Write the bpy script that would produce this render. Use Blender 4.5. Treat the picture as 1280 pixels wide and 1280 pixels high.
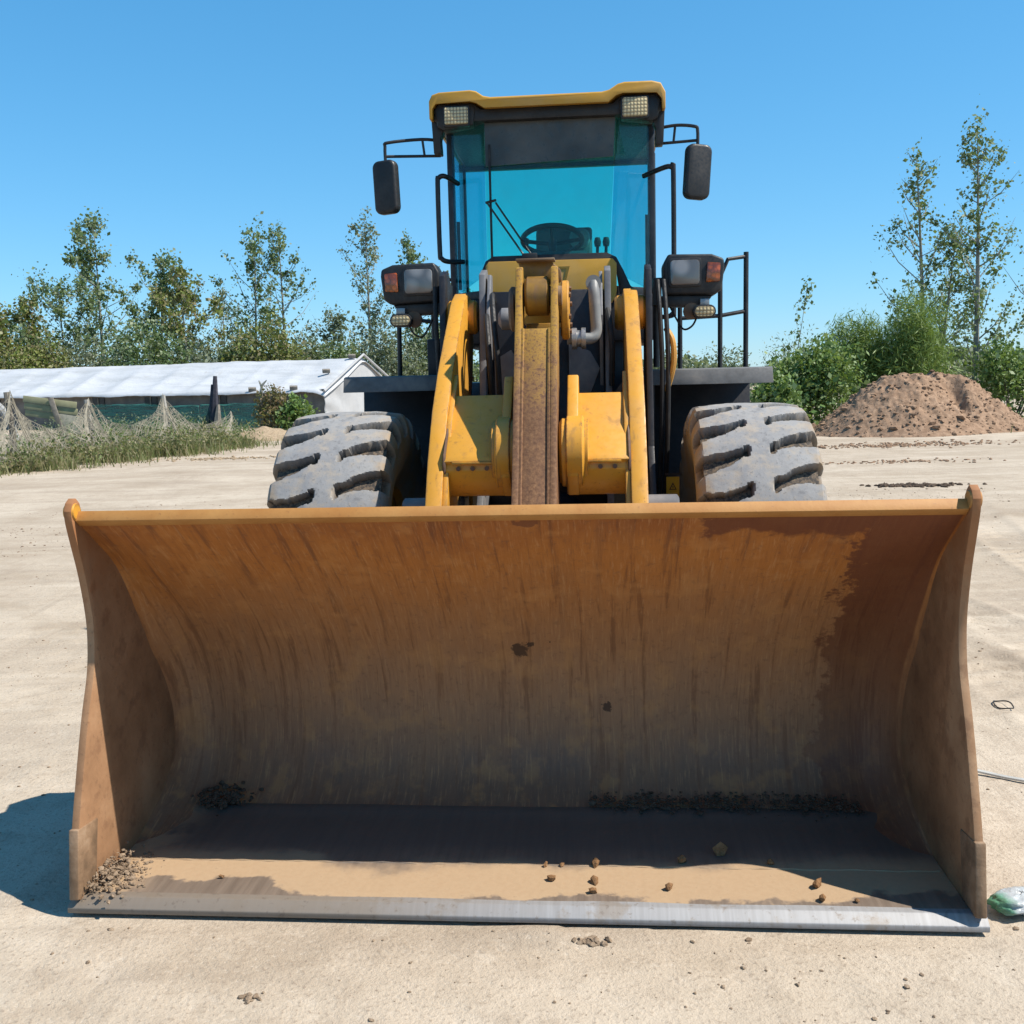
import bpy, bmesh, math, random
import numpy as np
from math import radians as R, sin, cos, pi
from mathutils import Vector, Matrix

for o in list(bpy.data.objects):
    bpy.data.objects.remove(o)
S = bpy.context.scene
COL = S.collection

# ------------------------------------------------------------------ camera, sky, sun, exposure
CAM_H, PITCH, ROLL = 1.765, R(7.54), R(1.45)
cam = bpy.data.cameras.new('camera'); cam.sensor_fit = 'HORIZONTAL'; cam.sensor_width = 36.0; cam.lens = 36.0
cam.clip_start = 0.05; cam.clip_end = 5000
camo = bpy.data.objects.new('camera', cam); COL.objects.link(camo)
_fw = Vector((0, cos(PITCH), -sin(PITCH))); _up = Vector((0, sin(PITCH), cos(PITCH))); _rt = Vector((1, 0, 0))
_r2 = _rt * cos(ROLL) - _up * sin(ROLL); _u2 = _up * cos(ROLL) + _rt * sin(ROLL)
camo.matrix_world = Matrix(((_r2.x, _u2.x, -_fw.x, 0), (_r2.y, _u2.y, -_fw.y, 0), (_r2.z, _u2.z, -_fw.z, CAM_H), (0, 0, 0, 1)))
S.camera = camo
SUN = Vector((0.95, -0.22, 1.28)).normalized()          # towards the sun: right of the machine, a little on the camera's side
W = bpy.data.worlds.new('World'); S.world = W; W.use_nodes = True
wn = W.node_tree.nodes; wl = W.node_tree.links; wn.clear()
sky = wn.new('ShaderNodeTexSky'); sky.sky_type = 'NISHITA'; sky.sun_disc = False
sky.sun_elevation = math.asin(SUN.z); sky.sun_rotation = math.atan2(SUN.x, SUN.y)
sky.altitude = 300; sky.air_density = 1.0; sky.dust_density = 0.0; sky.ozone_density = 2.0
# one even grade over the whole sky: a little more blue, a little less glare low down
sc_ = wn.new('ShaderNodeVectorMath'); sc_.operation = 'SCALE'; sc_.inputs['Scale'].default_value = 0.15
sep = wn.new('ShaderNodeSeparateColor'); com = wn.new('ShaderNodeCombineColor')
wl.new(sky.outputs[0], sc_.inputs[0]); wl.new(sc_.outputs[0], sep.inputs[0])
for i_, (gain, gam) in enumerate(((0.37, 1.0), (0.595, 0.66), (0.81, 0.60))):
    pw = wn.new('ShaderNodeMath'); pw.operation = 'POWER'; pw.inputs[1].default_value = gam; wl.new(sep.outputs[i_], pw.inputs[0])
    ml = wn.new('ShaderNodeMath'); ml.operation = 'MULTIPLY'; ml.inputs[1].default_value = gain / 0.15; wl.new(pw.outputs[0], ml.inputs[0]); wl.new(ml.outputs[0], com.inputs[i_])
bgn = wn.new('ShaderNodeBackground'); bgn.inputs['Strength'].default_value = 0.122
wo = wn.new('ShaderNodeOutputWorld'); wl.new(com.outputs[0], bgn.inputs[0]); wl.new(bgn.outputs[0], wo.inputs[0])
sl = bpy.data.lights.new('sun', 'SUN'); sl.energy = 5.0; sl.angle = R(0.53); sl.color = (1.0, 0.94, 0.85)
slo = bpy.data.objects.new('sun', sl); COL.objects.link(slo)
slo.rotation_euler = SUN.to_track_quat('Z', 'Y').to_euler()
S.view_settings.view_transform = 'Standard'; S.view_settings.look = 'None'
S.view_settings.exposure = 0.65; S.view_settings.gamma = 1.0; S.view_settings.use_curve_mapping = False
S.render.engine = 'CYCLES'
S.cycles.transparent_max_bounces = 16; S.cycles.max_bounces = 5; S.cycles.diffuse_bounces = 3; S.cycles.glossy_bounces = 2; S.cycles.transmission_bounces = 2

# ------------------------------------------------------------------ numpy noise
def _hash(ix, iy, seed):
    h = (ix.astype(np.int64) * 374761393 + iy.astype(np.int64) * 668265263 + seed * 1442695041) & 0x7fffffff
    h = ((h ^ (h >> 13)) * 1274126177) & 0x7fffffff
    return ((h ^ (h >> 16)) & 0xffff) / 65535.0
def vnoise(x, y, seed=0):
    ix, iy = np.floor(x), np.floor(y); fx, fy = x - ix, y - iy
    ux, uy = fx * fx * (3 - 2 * fx), fy * fy * (3 - 2 * fy)
    a, b = _hash(ix, iy, seed), _hash(ix + 1, iy, seed); c, d = _hash(ix, iy + 1, seed), _hash(ix + 1, iy + 1, seed)
    return (a + (b - a) * ux) * (1 - uy) + (c + (d - c) * ux) * uy
def fbm(x, y, oct=4, seed=0, gain=0.5):
    x = np.asarray(x, float); y = np.asarray(y, float); s = np.zeros_like(x + y); a = 1.0; t = 0
    for i in range(oct):
        s = s + a * vnoise(x * 2 ** i, y * 2 ** i, seed + i * 17); t += a; a *= gain
    return s / t * 2 - 1

# ------------------------------------------------------------------ material helper
class Mat:
    def __init__(s, name):
        s.m = bpy.data.materials.new(name); s.m.use_nodes = True
        s.n = s.m.node_tree.nodes; s.l = s.m.node_tree.links; s.n.clear(); s._tc = None; s.k = 0.68
    def _set(s, inp, v):
        if hasattr(v, 'is_linked') or isinstance(v, bpy.types.NodeSocket): s.l.new(v, inp)
        elif isinstance(v, (tuple, list)) and len(v) == 3 and inp.type == 'RGBA': inp.default_value = (*v, 1)
        else: inp.default_value = v
    def co(s, kind='Object'):
        if s._tc is None: s._tc = s.n.new('ShaderNodeTexCoord')
        return s._tc.outputs[kind]
    def xyz(s, v=None):
        q = s.n.new('ShaderNodeSeparateXYZ'); s.l.new(v or s.co(), q.inputs[0]); return q.outputs
    def scale(s, v, sc, loc=(0, 0, 0)):
        q = s.n.new('ShaderNodeMapping'); s.l.new(v, q.inputs[0]); q.inputs['Scale'].default_value = sc; q.inputs['Location'].default_value = loc; return q.outputs[0]
    def noise(s, sc, detail=4, rough=0.55, v=None, dist=0.0):
        q = s.n.new('ShaderNodeTexNoise'); s.l.new(v or s.co(), q.inputs['Vector'])
        q.inputs['Scale'].default_value = sc; q.inputs['Detail'].default_value = detail; q.inputs['Roughness'].default_value = rough
        q.inputs['Distortion'].default_value = dist; return q.outputs[0]
    def voro(s, sc, v=None, feat='F1'):
        q = s.n.new('ShaderNodeTexVoronoi'); q.feature = feat; s.l.new(v or s.co(), q.inputs['Vector']); q.inputs['Scale'].default_value = sc; return q.outputs[0]
    def math(s, op, a, b=None, c=None):
        q = s.n.new('ShaderNodeMath'); q.operation = op
        for i, v in enumerate((a, b, c)):
            if v is not None: s._set(q.inputs[i], v)
        return q.outputs[0]
    def ss(s, v, lo, hi, a=0.0, b=1.0):
        q = s.n.new('ShaderNodeMapRange'); q.interpolation_type = 'SMOOTHSTEP'; s._set(q.inputs[0], v)
        q.inputs[1].default_value = lo; q.inputs[2].default_value = hi; q.inputs[3].default_value = a; q.inputs[4].default_value = b; return q.outputs[0]
    def ramp(s, f, stops, interp='LINEAR'):
        q = s.n.new('ShaderNodeValToRGB'); s.l.new(f, q.inputs[0]); e = q.color_ramp; e.interpolation = interp
        while len(e.elements) < len(stops): e.elements.new(0.5)
        for el, (p, c) in zip(e.elements, stops): el.position = p; el.color = (*c, 1)
        return q.outputs[0]
    def mix(s, f, a, b, mode='MIX'):
        q = s.n.new('ShaderNodeMix'); q.data_type = 'RGBA'; q.blend_type = mode
        s._set(q.inputs[0], f); s._set(q.inputs[6], a); s._set(q.inputs[7], b); return q.outputs[2]
    def bump(s, h, strength=0.3, dist=0.01, nrm=None):
        q = s.n.new('ShaderNodeBump'); s.l.new(h, q.inputs['Height']); q.inputs['Strength'].default_value = strength; q.inputs['Distance'].default_value = dist
        if nrm: s.l.new(nrm, q.inputs['Normal'])
        return q.outputs[0]
    def pbr(s, base, rough=0.6, metal=0.0, normal=None, spec=0.4, **kw):
        base = tuple(c * s.k for c in base) if isinstance(base, tuple) else s.mix(1.0, base, (s.k,) * 3, 'MULTIPLY')
        q = s.n.new('ShaderNodeBsdfPrincipled'); s._set(q.inputs['Base Color'], base); s._set(q.inputs['Roughness'], rough); s._set(q.inputs['Metallic'], metal)
        q.inputs['Specular IOR Level'].default_value = spec
        if normal: s.l.new(normal, q.inputs['Normal'])
        for k, v in kw.items(): s._set(q.inputs[k.replace('_', ' ')], v)
        return q.outputs[0]
    def out(s, sh):
        q = s.n.new('ShaderNodeOutputMaterial'); s.l.new(sh, q.inputs[0]); return s.m

def m_paint(name, c, dusty=(0.55, 0.42, 0.26), dust=0.35, rough=0.42, rust=0.25):
    m = Mat(name); n1 = m.noise(3.0, 6, 0.6); n2 = m.noise(22, 5, 0.65); n3 = m.noise(90, 3, 0.6)
    col = m.mix(m.ss(n1, 0.35, 0.75, 0, dust), c, dusty)
    dr = m.noise(1.0, 5, 0.65, m.scale(m.co(), (16, 16, 2.2)), 0.5); col = m.mix(m.ss(dr, 0.54, 0.70, 0, rust * 1.3), col, (0.30, 0.16, 0.06)); col = m.mix(m.ss(n2, 0.60, 0.70, 0, rust), col, (0.16, 0.065, 0.025))
    col = m.mix(m.ss(n3, 0.66, 0.72, 0, rust * 1.4), col, (0.10, 0.05, 0.03))
    bv = m.n.new('ShaderNodeBevel'); bv.samples = 4; bv.inputs['Radius'].default_value = 0.014; ge = m.n.new('ShaderNodeNewGeometry')
    dt = m.n.new('ShaderNodeVectorMath'); dt.operation = 'DOT_PRODUCT'; m.l.new(bv.outputs[0], dt.inputs[0]); m.l.new(ge.outputs['Normal'], dt.inputs[1])
    ew = m.math('MULTIPLY', m.ss(dt.outputs['Value'], 0.86, 0.985, 1, 0), m.ss(m.noise(13, 5, 0.7), 0.38, 0.54)); col = m.mix(m.math('MULTIPLY', ew, min(1.0, rust * 3)), col, (0.20, 0.10, 0.05))
    r = m.ss(n2, 0.3, 0.7, rough - 0.08, rough + 0.2)
    return m.out(m.pbr(col, r, 0, m.bump(n2, 0.08, 0.004), 0.45))
def m_plain(name, c, rough=0.6, metal=0.0, var=0.25, sc=8.0, dust=0.12, bump=0.1, spec=0.4):
    m = Mat(name); n1 = m.noise(sc, 5, 0.6); n2 = m.noise(sc * 9, 3, 0.6)
    lo = tuple(x * (1 - var) for x in c); hi = tuple(min(1, x * (1 + var)) for x in c)
    col = m.ramp(n1, [(0.3, lo), (0.7, hi)]); col = m.mix(m.ss(n1, 0.45, 0.8, 0, dust), col, (0.42, 0.34, 0.25))
    return m.out(m.pbr(col, m.ss(n2, 0.3, 0.7, max(0.05, rough - 0.1), min(1, rough + 0.12)), metal, m.bump(n2, bump, 0.003), spec))
def m_leaf(name, cols, trans=0.3, rough=0.55):
    m = Mat(name); m.k = 0.9; g = m.n.new('ShaderNodeNewGeometry'); rnd = g.outputs['Random Per Island']
    n = m.noise(0.9, 3, 0.6); f = m.math('ADD', m.math('MULTIPLY', rnd, 0.65), m.math('MULTIPLY', n, 0.4))
    k = len(cols); col = m.ramp(f, [((i + 0.3) / k, c) for i, c in enumerate(cols)])
    p = m.pbr(col, rough, 0, None, 0.35); t = m.n.new('ShaderNodeBsdfTranslucent'); m.l.new(m.mix(0.5, col, (0.25, 0.33, 0.04)), t.inputs[0])
    x = m.n.new('ShaderNodeMixShader'); x.inputs[0].default_value = trans; m.l.new(p, x.inputs[1]); m.l.new(t.outputs[0], x.inputs[2])
    return m.out(x.outputs[0])
def m_glass(name, tint, refl=0.06, rough=0.02):
    m = Mat(name); t = m.n.new('ShaderNodeBsdfTransparent'); m._set(t.inputs[0], tint)
    g = m.n.new('ShaderNodeBsdfGlossy'); g.inputs['Roughness'].default_value = rough; m._set(g.inputs[0], (0.9, 0.95, 1.0))
    d = m.n.new('ShaderNodeBsdfDiffuse'); m._set(d.inputs[0], (0.35, 0.38, 0.36))
    lw = m.n.new('ShaderNodeLayerWeight'); lw.inputs[0].default_value = 0.5; fr = m.math('ADD', m.math('MULTIPLY', m.math('POWER', lw.outputs['Facing'], 5.0), 0.5), 0.02)
    x = m.n.new('ShaderNodeMixShader'); m.l.new(fr, x.inputs[0]); m.l.new(t.outputs[0], x.inputs[1]); m.l.new(g.outputs[0], x.inputs[2])
    y = m.n.new('ShaderNodeMixShader'); m.l.new(m.ss(m.noise(5, 6, 0.7), 0.35, 0.8, 0.01, refl), y.inputs[0]); m.l.new(x.outputs[0], y.inputs[1]); m.l.new(d.outputs[0], y.inputs[2])
    return m.out(y.outputs[0])

# ------------------------------------------------------------------ mesh builder
class MB:
    def __init__(s): s.v = []; s.f = []
    def add(s, vs, fs):
        b = len(s.v); s.v += [tuple(v) for v in vs]; s.f += [tuple(i + b for i in f) for f in fs]; return s
    def box(s, c, d, rot=None):
        q = [Vector((x * d[0] / 2, y * d[1] / 2, z * d[2] / 2)) for x in (-1, 1) for y in (-1, 1) for z in (-1, 1)]
        if rot is not None: q = [rot @ v for v in q]
        q = [v + Vector(c) for v in q]
        return s.add(q, [(0, 1, 3, 2), (4, 6, 7, 5), (0, 4, 5, 1), (2, 3, 7, 6), (0, 2, 6, 4), (1, 5, 7, 3)])
    def prism(s, poly, a, b, axis='x'):
        # poly: 2-D outline, (y,z) for axis x, (x,z) for axis y, (x,y) for axis z; extruded from a to b
        def pt(p, t): return {'x': (t, p[0], p[1]), 'y': (p[0], t, p[1]), 'z': (p[0], p[1], t)}[axis]
        n = len(poly); vs = [pt(p, a) for p in poly] + [pt(p, b) for p in poly]
        fs = [tuple(range(n - 1, -1, -1)), tuple(range(n, 2 * n))] + [(i, (i + 1) % n, (i + 1) % n + n, i + n) for i in range(n)]
        return s.add(vs, fs)
    def tube(s, pts, r, seg=8, cap=True):
        pts = [Vector(p) for p in pts]; rs = r if isinstance(r, (list, tuple)) else [r] * len(pts)
        vs = []; fs = []; n = len(pts); prev = None
        for i, p in enumerate(pts):
            d = (pts[min(i + 1, n - 1)] - pts[max(i - 1, 0)]).normalized()
            if prev is None: a = d.orthogonal().normalized()
            else:
                a = prev - d * prev.dot(d); a = a.normalized() if a.length > 1e-5 else d.orthogonal().normalized()
            prev = a; b = d.cross(a)
            for k in range(seg):
                t = 2 * pi * k / seg; vs.append(p + (a * cos(t) + b * sin(t)) * rs[i])
        for i in range(n - 1):
            for k in range(seg): fs.append((i * seg + k, i * seg + (k + 1) % seg, (i + 1) * seg + (k + 1) % seg, (i + 1) * seg + k))
        if cap: fs.append(tuple(range(seg - 1, -1, -1))); fs.append(tuple((n - 1) * seg + k for k in range(seg)))
        return s.add(vs, fs)
    def lathe(s, prof, origin, axis, seg=24):
        # prof: (radius, distance along axis)
        ax = Vector(axis).normalized(); a = ax.orthogonal().normalized(); b = ax.cross(a); o = Vector(origin); vs = []; fs = []; n = len(prof)
        for r, t in prof:
            for k in range(seg): q = 2 * pi * k / seg; vs.append(o + ax * t + (a * cos(q) + b * sin(q)) * max(r, 1e-4))
        for i in range(n - 1):
            for k in range(seg): fs.append((i * seg + k, i * seg + (k + 1) % seg, (i + 1) * seg + (k + 1) % seg, (i + 1) * seg + k))
        fs.append(tuple(range(seg - 1, -1, -1))); fs.append(tuple((n - 1) * seg + k for k in range(seg)))
        return s.add(vs, fs)
    def build(s, name, mat, parent=None, bevel=0.0, seg=2, smooth=True, ang=38, subsurf=0):
        me = bpy.data.meshes.new(name); me.from_pydata(s.v, [], s.f)
        bm = bmesh.new(); bm.from_mesh(me); bmesh.ops.recalc_face_normals(bm, faces=bm.faces)
        if bevel > 0:
            es = [e for e in bm.edges if len(e.link_faces) == 2 and e.calc_face_angle(0) > R(28)]
            bmesh.ops.bevel(bm, geom=es, offset=bevel, segments=seg, profile=0.5, affect='EDGES', clamp_overlap=True)
        bm.to_mesh(me); bm.free()
        if smooth:
            me.polygons.foreach_set('use_smooth', [True] * len(me.polygons)); me.set_sharp_from_angle(angle=R(ang))
        me.materials.append(mat); o = bpy.data.objects.new(name, me); COL.objects.link(o)
        if parent: o.parent = parent
        return o
def np_mesh(name, v, quads=None, tris=None, mat=None, parent=None, smooth=False):
    me = bpy.data.meshes.new(name); v = np.asarray(v, np.float32); me.vertices.add(len(v)); me.vertices.foreach_set('co', v.ravel())
    nq = 0 if quads is None else len(quads); nt = 0 if tris is None else len(tris)
    idx = np.concatenate([np.asarray(a, np.int32).ravel() for a in (quads, tris) if a is not None and len(a)])
    me.loops.add(len(idx)); me.loops.foreach_set('vertex_index', idx); me.polygons.add(nq + nt)
    st = np.concatenate([np.arange(nq) * 4, nq * 4 + np.arange(nt) * 3]).astype(np.int32)
    me.polygons.foreach_set('loop_start', st)
    me.polygons.foreach_set('use_smooth', np.full(nq + nt, smooth)); me.update(calc_edges=True); me.validate()
    if mat: me.materials.append(mat)
    o = bpy.data.objects.new(name, me); COL.objects.link(o)
    if parent: o.parent = parent
    return o
def grid_quads(nu, nv):
    i, j = np.meshgrid(np.arange(nu - 1), np.arange(nv - 1), indexing='ij'); a = i * nv + j
    return np.stack([a, a + nv, a + nv + 1, a + 1], -1).reshape(-1, 4)
def empty(name, loc=(0, 0, 0), rz=0.0):
    o = bpy.data.objects.new(name, None); COL.objects.link(o); o.location = loc; o.rotation_euler = (0, 0, rz); o.empty_display_size = 0.3; return o
def tag(o, label=None, cat=None, group=None, kind=None):
    if label: o['label'] = label
    if cat: o['category'] = cat
    if group: o['group'] = group
    if kind: o['kind'] = kind
    return o
def rrect(cx, cz, w, h, r, n=5):
    pts = []
    for sx, sz, a0 in ((1, 1, 0), (-1, 1, 90), (-1, -1, 180), (1, -1, 270)):
        for k in range(n): a = R(a0 + 90 * k / (n - 1)); pts.append((cx + sx * (w / 2 - r) + r * cos(a), cz + sz * (h / 2 - r) + r * sin(a)))
    return pts
def smooth_path(pts, n=6):
    P = [Vector(p) for p in pts]; out = []
    for i in range(len(P) - 1):
        p0, p1, p2, p3 = P[max(i - 1, 0)], P[i], P[i + 1], P[min(i + 2, len(P) - 1)]
        for k in range(n):
            t = k / n; out.append(0.5 * ((2 * p1) + (p2 - p0) * t + (2 * p0 - 5 * p1 + 4 * p2 - p3) * t * t + (3 * p1 - p0 - 3 * p2 + p3) * t ** 3))
    out.append(P[-1]); return out

# ------------------------------------------------------------------ materials
YEL = (0.80, 0.375, 0.032)
YELLOW = m_paint('yellow_paint', YEL, (0.52, 0.30, 0.12), dust=0.35, rust=0.36)
YELLOW_C = m_paint('cab_yellow_paint', (0.72, 0.37, 0.03), dust=0.3, rust=0.05)
def _rocker():
    m = Mat('worn_lever_paint'); z = m.xyz()[2]; n1 = m.noise(5, 6, 0.65); n2 = m.noise(55, 5, 0.7); v = m.scale(m.co(), (60, 60, 3)); st = m.noise(1.0, 4, 0.6, v)
    f = m.math('ADD', z, m.math('MULTIPLY', m.math('SUBTRACT', n1, 0.5), 0.9)); f = m.math('ADD', f, m.math('MULTIPLY', m.math('SUBTRACT', n2, 0.5), 1.3))
    mask = m.ss(f, 1.62, 2.02)
    rust = m.ramp(n2, [(0.3, (0.13, 0.058, 0.028)), (0.55, (0.27, 0.135, 0.062)), (0.75, (0.42, 0.225, 0.10))]); rust = m.mix(m.ss(st, 0.45, 0.7, 0, 0.35), rust, (0.14, 0.07, 0.045))
    yel = m.mix(m.ss(n2, 0.5, 0.62), (0.50, 0.27, 0.04), (0.28, 0.15, 0.05))
    return m.out(m.pbr(m.mix(mask, rust, yel), 0.7, 0, m.bump(n2, 0.3, 0.004), 0.3))
ROCKER = _rocker()
BLACK = m_plain('black_paint', (0.022, 0.022, 0.025), 0.45, dust=0.08)
FENDER = m_plain('dusty_fender_paint', (0.17, 0.17, 0.17), 0.7, var=0.3, dust=0.3)
NAVY = m_plain('dark_frame_paint', (0.016, 0.016, 0.022), 0.5, dust=0.04)
GREYP = m_plain('grey_plate', (0.20, 0.20, 0.21), 0.55, dust=0.25)
PIPE = m_plain('hydraulic_pipe_grey', (0.26, 0.26, 0.25), 0.5, dust=0.3)
RUBBERH = m_plain('hose_rubber', (0.018, 0.018, 0.019), 0.65)
PLASTIC = m_plain('black_plastic', (0.02, 0.021, 0.023), 0.5, dust=0.06)
INTER = m_plain('cab_interior', (0.055, 0.06, 0.062), 0.75)
SEAT = m_plain('seat_vinyl', (0.10, 0.11, 0.11), 0.6)
STEEL = m_plain('bare_steel', (0.42, 0.42, 0.42), 0.42, 0.7, dust=0.2)
RUSTP = m_paint('rusty_pin', (0.14, 0.075, 0.045), dust=0.4, rough=0.7, rust=0.5)
GLASS = m_glass('teal_tinted_glass', (0.47, 0.91, 0.88), 0.045)
GLASS2 = m_glass('side_tinted_glass', (0.66, 0.93, 0.95), 0.03)
MIRRORG = m_plain('mirror_glass', (0.6, 0.62, 0.65), 0.08, 1.0, 0.05)
def _lens(name, c, sc, axis=(1, 1, 1)):
    m = Mat(name); v = m.scale(m.co(), axis); vo = m.voro(sc, v)
    col = m.mix(m.ss(vo, 0.25, 0.6), c, tuple(x * 0.42 for x in c)); return m.out(m.pbr(col, 0.18, 0, m.bump(vo, 0.5, 0.006), 0.6, Coat_Weight=0.6, Coat_Roughness=0.08))
LENS = _lens('headlamp_lens', (0.34, 0.33, 0.32), 9)
def _led():
    m = Mat('led_lens'); X, Y, Z = m.xyz(); f = 2 * pi / 0.021
    g = m.math('MULTIPLY', m.math('ABSOLUTE', m.math('SINE', m.math('MULTIPLY', X, f / 2))), m.math('ABSOLUTE', m.math('SINE', m.math('MULTIPLY', Z, f / 2))))
    return m.out(m.pbr(m.mix(m.ss(g, 0.15, 0.55), (0.34, 0.26, 0.14), (0.84, 0.68, 0.38)), 0.25, 0, m.bump(g, 0.5, 0.005), 0.5))
LED = _led()
GLASS3 = m_glass('corner_tinted_glass', (0.44, 0.80, 0.87), 0.04)
AMBER = _lens('amber_lens', (0.62, 0.13, 0.02), 30)
def _rubber():
    m = Mat('worn_tyre_rubber'); m.k = 0.8; n1 = m.noise(4, 6, 0.6); n2 = m.noise(60, 5, 0.65); n3 = m.noise(14, 5, 0.65)
    col = m.ramp(n1, [(0.3, (0.24, 0.24, 0.245)), (0.7, (0.36, 0.35, 0.335))]); col = m.mix(m.ss(n3, 0.45, 0.68, 0, 0.75), col, (0.40, 0.34, 0.27)); col = m.mix(m.ss(n3, 0.30, 0.42, 0.5, 0), col, (0.15, 0.15, 0.155)); col = m.mix(m.ss(n2, 0.57, 0.68, 0, 0.5), col, (0.11, 0.105, 0.10))
    x = m.xyz(m.co())
    return m, col, n2
_m, _c, _n = _rubber()
_at = _m.n.new('ShaderNodeAttribute'); _at.attribute_name = 'groove'
_as = _m.n.new('ShaderNodeAttribute'); _as.attribute_name = 'shoulder'; _c = _m.mix(_m.math('MULTIPLY', _as.outputs['Fac'], _m.ss(_m.noise(7, 5, 0.65), 0.35, 0.65, 0.1, 0.85)), _c, (0.33, 0.24, 0.15))
_c = _m.mix(_at.outputs['Fac'], _c, _m.mix(_m.ss(_n, 0.4, 0.6), (0.055, 0.048, 0.042), (0.17, 0.125, 0.085)))
RUBBER = _m.out(_m.pbr(_c, 0.8, 0, _m.bump(_n, 0.3, 0.005), 0.25))
RIM = m_paint('rim_paint', (0.50, 0.28, 0.03), dust=0.6)

def bucket_steel():
    m = Mat('rusty_bucket_steel'); m.k = 1.0; X, Y, Z = m.xyz()
    n1 = m.noise(2.2, 4, 0.62); n2 = m.noise(38, 4, 0.68); n3 = m.noise(7, 4, 0.6)
    sv = m.scale(m.co(), (34, 1.6, 1.6)); st = m.noise(1.0, 5, 0.6, sv, 0.4)
    sv2 = m.scale(m.co(), (11, 0.8, 0.8)); st2 = m.noise(1.0, 4, 0.55, sv2, 0.6)
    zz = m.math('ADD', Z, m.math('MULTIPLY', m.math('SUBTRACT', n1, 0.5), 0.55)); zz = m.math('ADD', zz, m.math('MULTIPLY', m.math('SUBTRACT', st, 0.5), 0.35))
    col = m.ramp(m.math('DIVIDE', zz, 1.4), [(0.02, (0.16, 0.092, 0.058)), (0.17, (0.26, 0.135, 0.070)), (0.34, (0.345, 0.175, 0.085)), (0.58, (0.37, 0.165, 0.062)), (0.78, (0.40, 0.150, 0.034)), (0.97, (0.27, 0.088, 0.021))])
    col = m.mix(m.ss(st, 0.54, 0.66, 0, 0.5), col, (0.13, 0.052, 0.026))          # scratches running down the back
    col = m.mix(m.ss(st2, 0.55, 0.75, 0, 0.22), col, (0.15, 0.08, 0.045))
    fs = m.noise(1.0, 5, 0.7, m.scale(m.co(), (120, 9, 9))); col = m.mix(m.ss(fs, 0.53, 0.66, 0, 0.4), col, (0.50, 0.27, 0.12)); col = m.mix(m.ss(fs, 0.34, 0.46, 0.4, 0), col, (0.17, 0.08, 0.04)); col = m.mix(m.ss(n2, 0.55, 0.68, 0, 0.35), col, (0.15, 0.07, 0.04)); col = m.mix(m.ss(n3, 0.52, 0.66, 0, 0.30), col, (0.52, 0.25, 0.085))
    # darker maroon patch with a ragged border in the upper right corner
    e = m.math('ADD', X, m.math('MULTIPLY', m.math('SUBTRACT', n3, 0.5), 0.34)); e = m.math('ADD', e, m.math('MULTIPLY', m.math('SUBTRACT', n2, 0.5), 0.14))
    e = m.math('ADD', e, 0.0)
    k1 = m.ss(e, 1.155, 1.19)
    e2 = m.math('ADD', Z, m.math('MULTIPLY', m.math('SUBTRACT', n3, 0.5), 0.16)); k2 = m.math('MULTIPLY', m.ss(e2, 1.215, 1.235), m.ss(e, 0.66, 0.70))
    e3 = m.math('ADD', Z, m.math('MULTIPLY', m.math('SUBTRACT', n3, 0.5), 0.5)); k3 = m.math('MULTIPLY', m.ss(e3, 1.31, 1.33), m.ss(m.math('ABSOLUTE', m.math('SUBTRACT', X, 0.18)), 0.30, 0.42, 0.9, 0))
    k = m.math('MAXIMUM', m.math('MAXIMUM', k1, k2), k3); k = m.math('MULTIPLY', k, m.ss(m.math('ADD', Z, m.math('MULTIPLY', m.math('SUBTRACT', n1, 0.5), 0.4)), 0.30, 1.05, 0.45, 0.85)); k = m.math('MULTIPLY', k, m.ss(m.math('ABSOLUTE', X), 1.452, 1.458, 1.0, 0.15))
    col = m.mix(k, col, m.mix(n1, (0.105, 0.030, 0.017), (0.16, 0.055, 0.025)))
    # mud splats
    for (x0, z0, r0) in ((-0.025, 0.673, 0.036), (0.022, 0.70, 0.012), (0.321, 0.41, 0.018), (0.30, 0.42, 0.007), (0.10, 0.71, 0.006)):
        dx = m.math('SUBTRACT', X, x0); dz = m.math('SUBTRACT', Z, z0); d = m.math('SQRT', m.math('ADD', m.math('MULTIPLY', dx, dx), m.math('MULTIPLY', dz, dz)))
        d = m.math('ADD', d, m.math('MULTIPLY', m.math('SUBTRACT', n2, 0.5), 0.07)); col = m.mix(m.ss(d, r0 * 0.75, r0 * 1.1, 0.85, 0), col, (0.045, 0.024, 0.015))
    h = m.math('ADD', m.math('MULTIPLY', n2, 0.6), m.math('MULTIPLY', st, 0.6))
    return m.out(m.pbr(col, m.ss(n1, 0.3, 0.7, 0.55, 0.78), 0.0, m.bump(h, 0.38, 0.004), 0.35))
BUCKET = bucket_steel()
def side_steel():
    m = Mat('side_plate_steel'); m.k = 0.95; n1 = m.noise(3.0, 6, 0.65); n2 = m.noise(40, 6, 0.68); n3 = m.noise(9, 6, 0.65); Z = m.xyz()[2]
    col = m.ramp(n1, [(0.3, (0.20, 0.105, 0.052)), (0.5, (0.30, 0.165, 0.085)), (0.7, (0.39, 0.235, 0.13))]); col = m.mix(m.ss(n3, 0.52, 0.64, 0, 0.5), col, (0.17, 0.085, 0.045)); col = m.mix(m.ss(n2, 0.56, 0.68, 0, 0.4), col, (0.13, 0.07, 0.042))
    col = m.mix(m.ss(m.math('ADD', Z, m.math('MULTIPLY', m.math('SUBTRACT', n3, 0.5), 0.5)), 0.95, 1.25, 0, 0.6), col, (0.33, 0.13, 0.045))
    return m.out(m.pbr(col, 0.75, 0, m.bump(n2, 0.3, 0.004), 0.3))
SIDE = side_steel()
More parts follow.
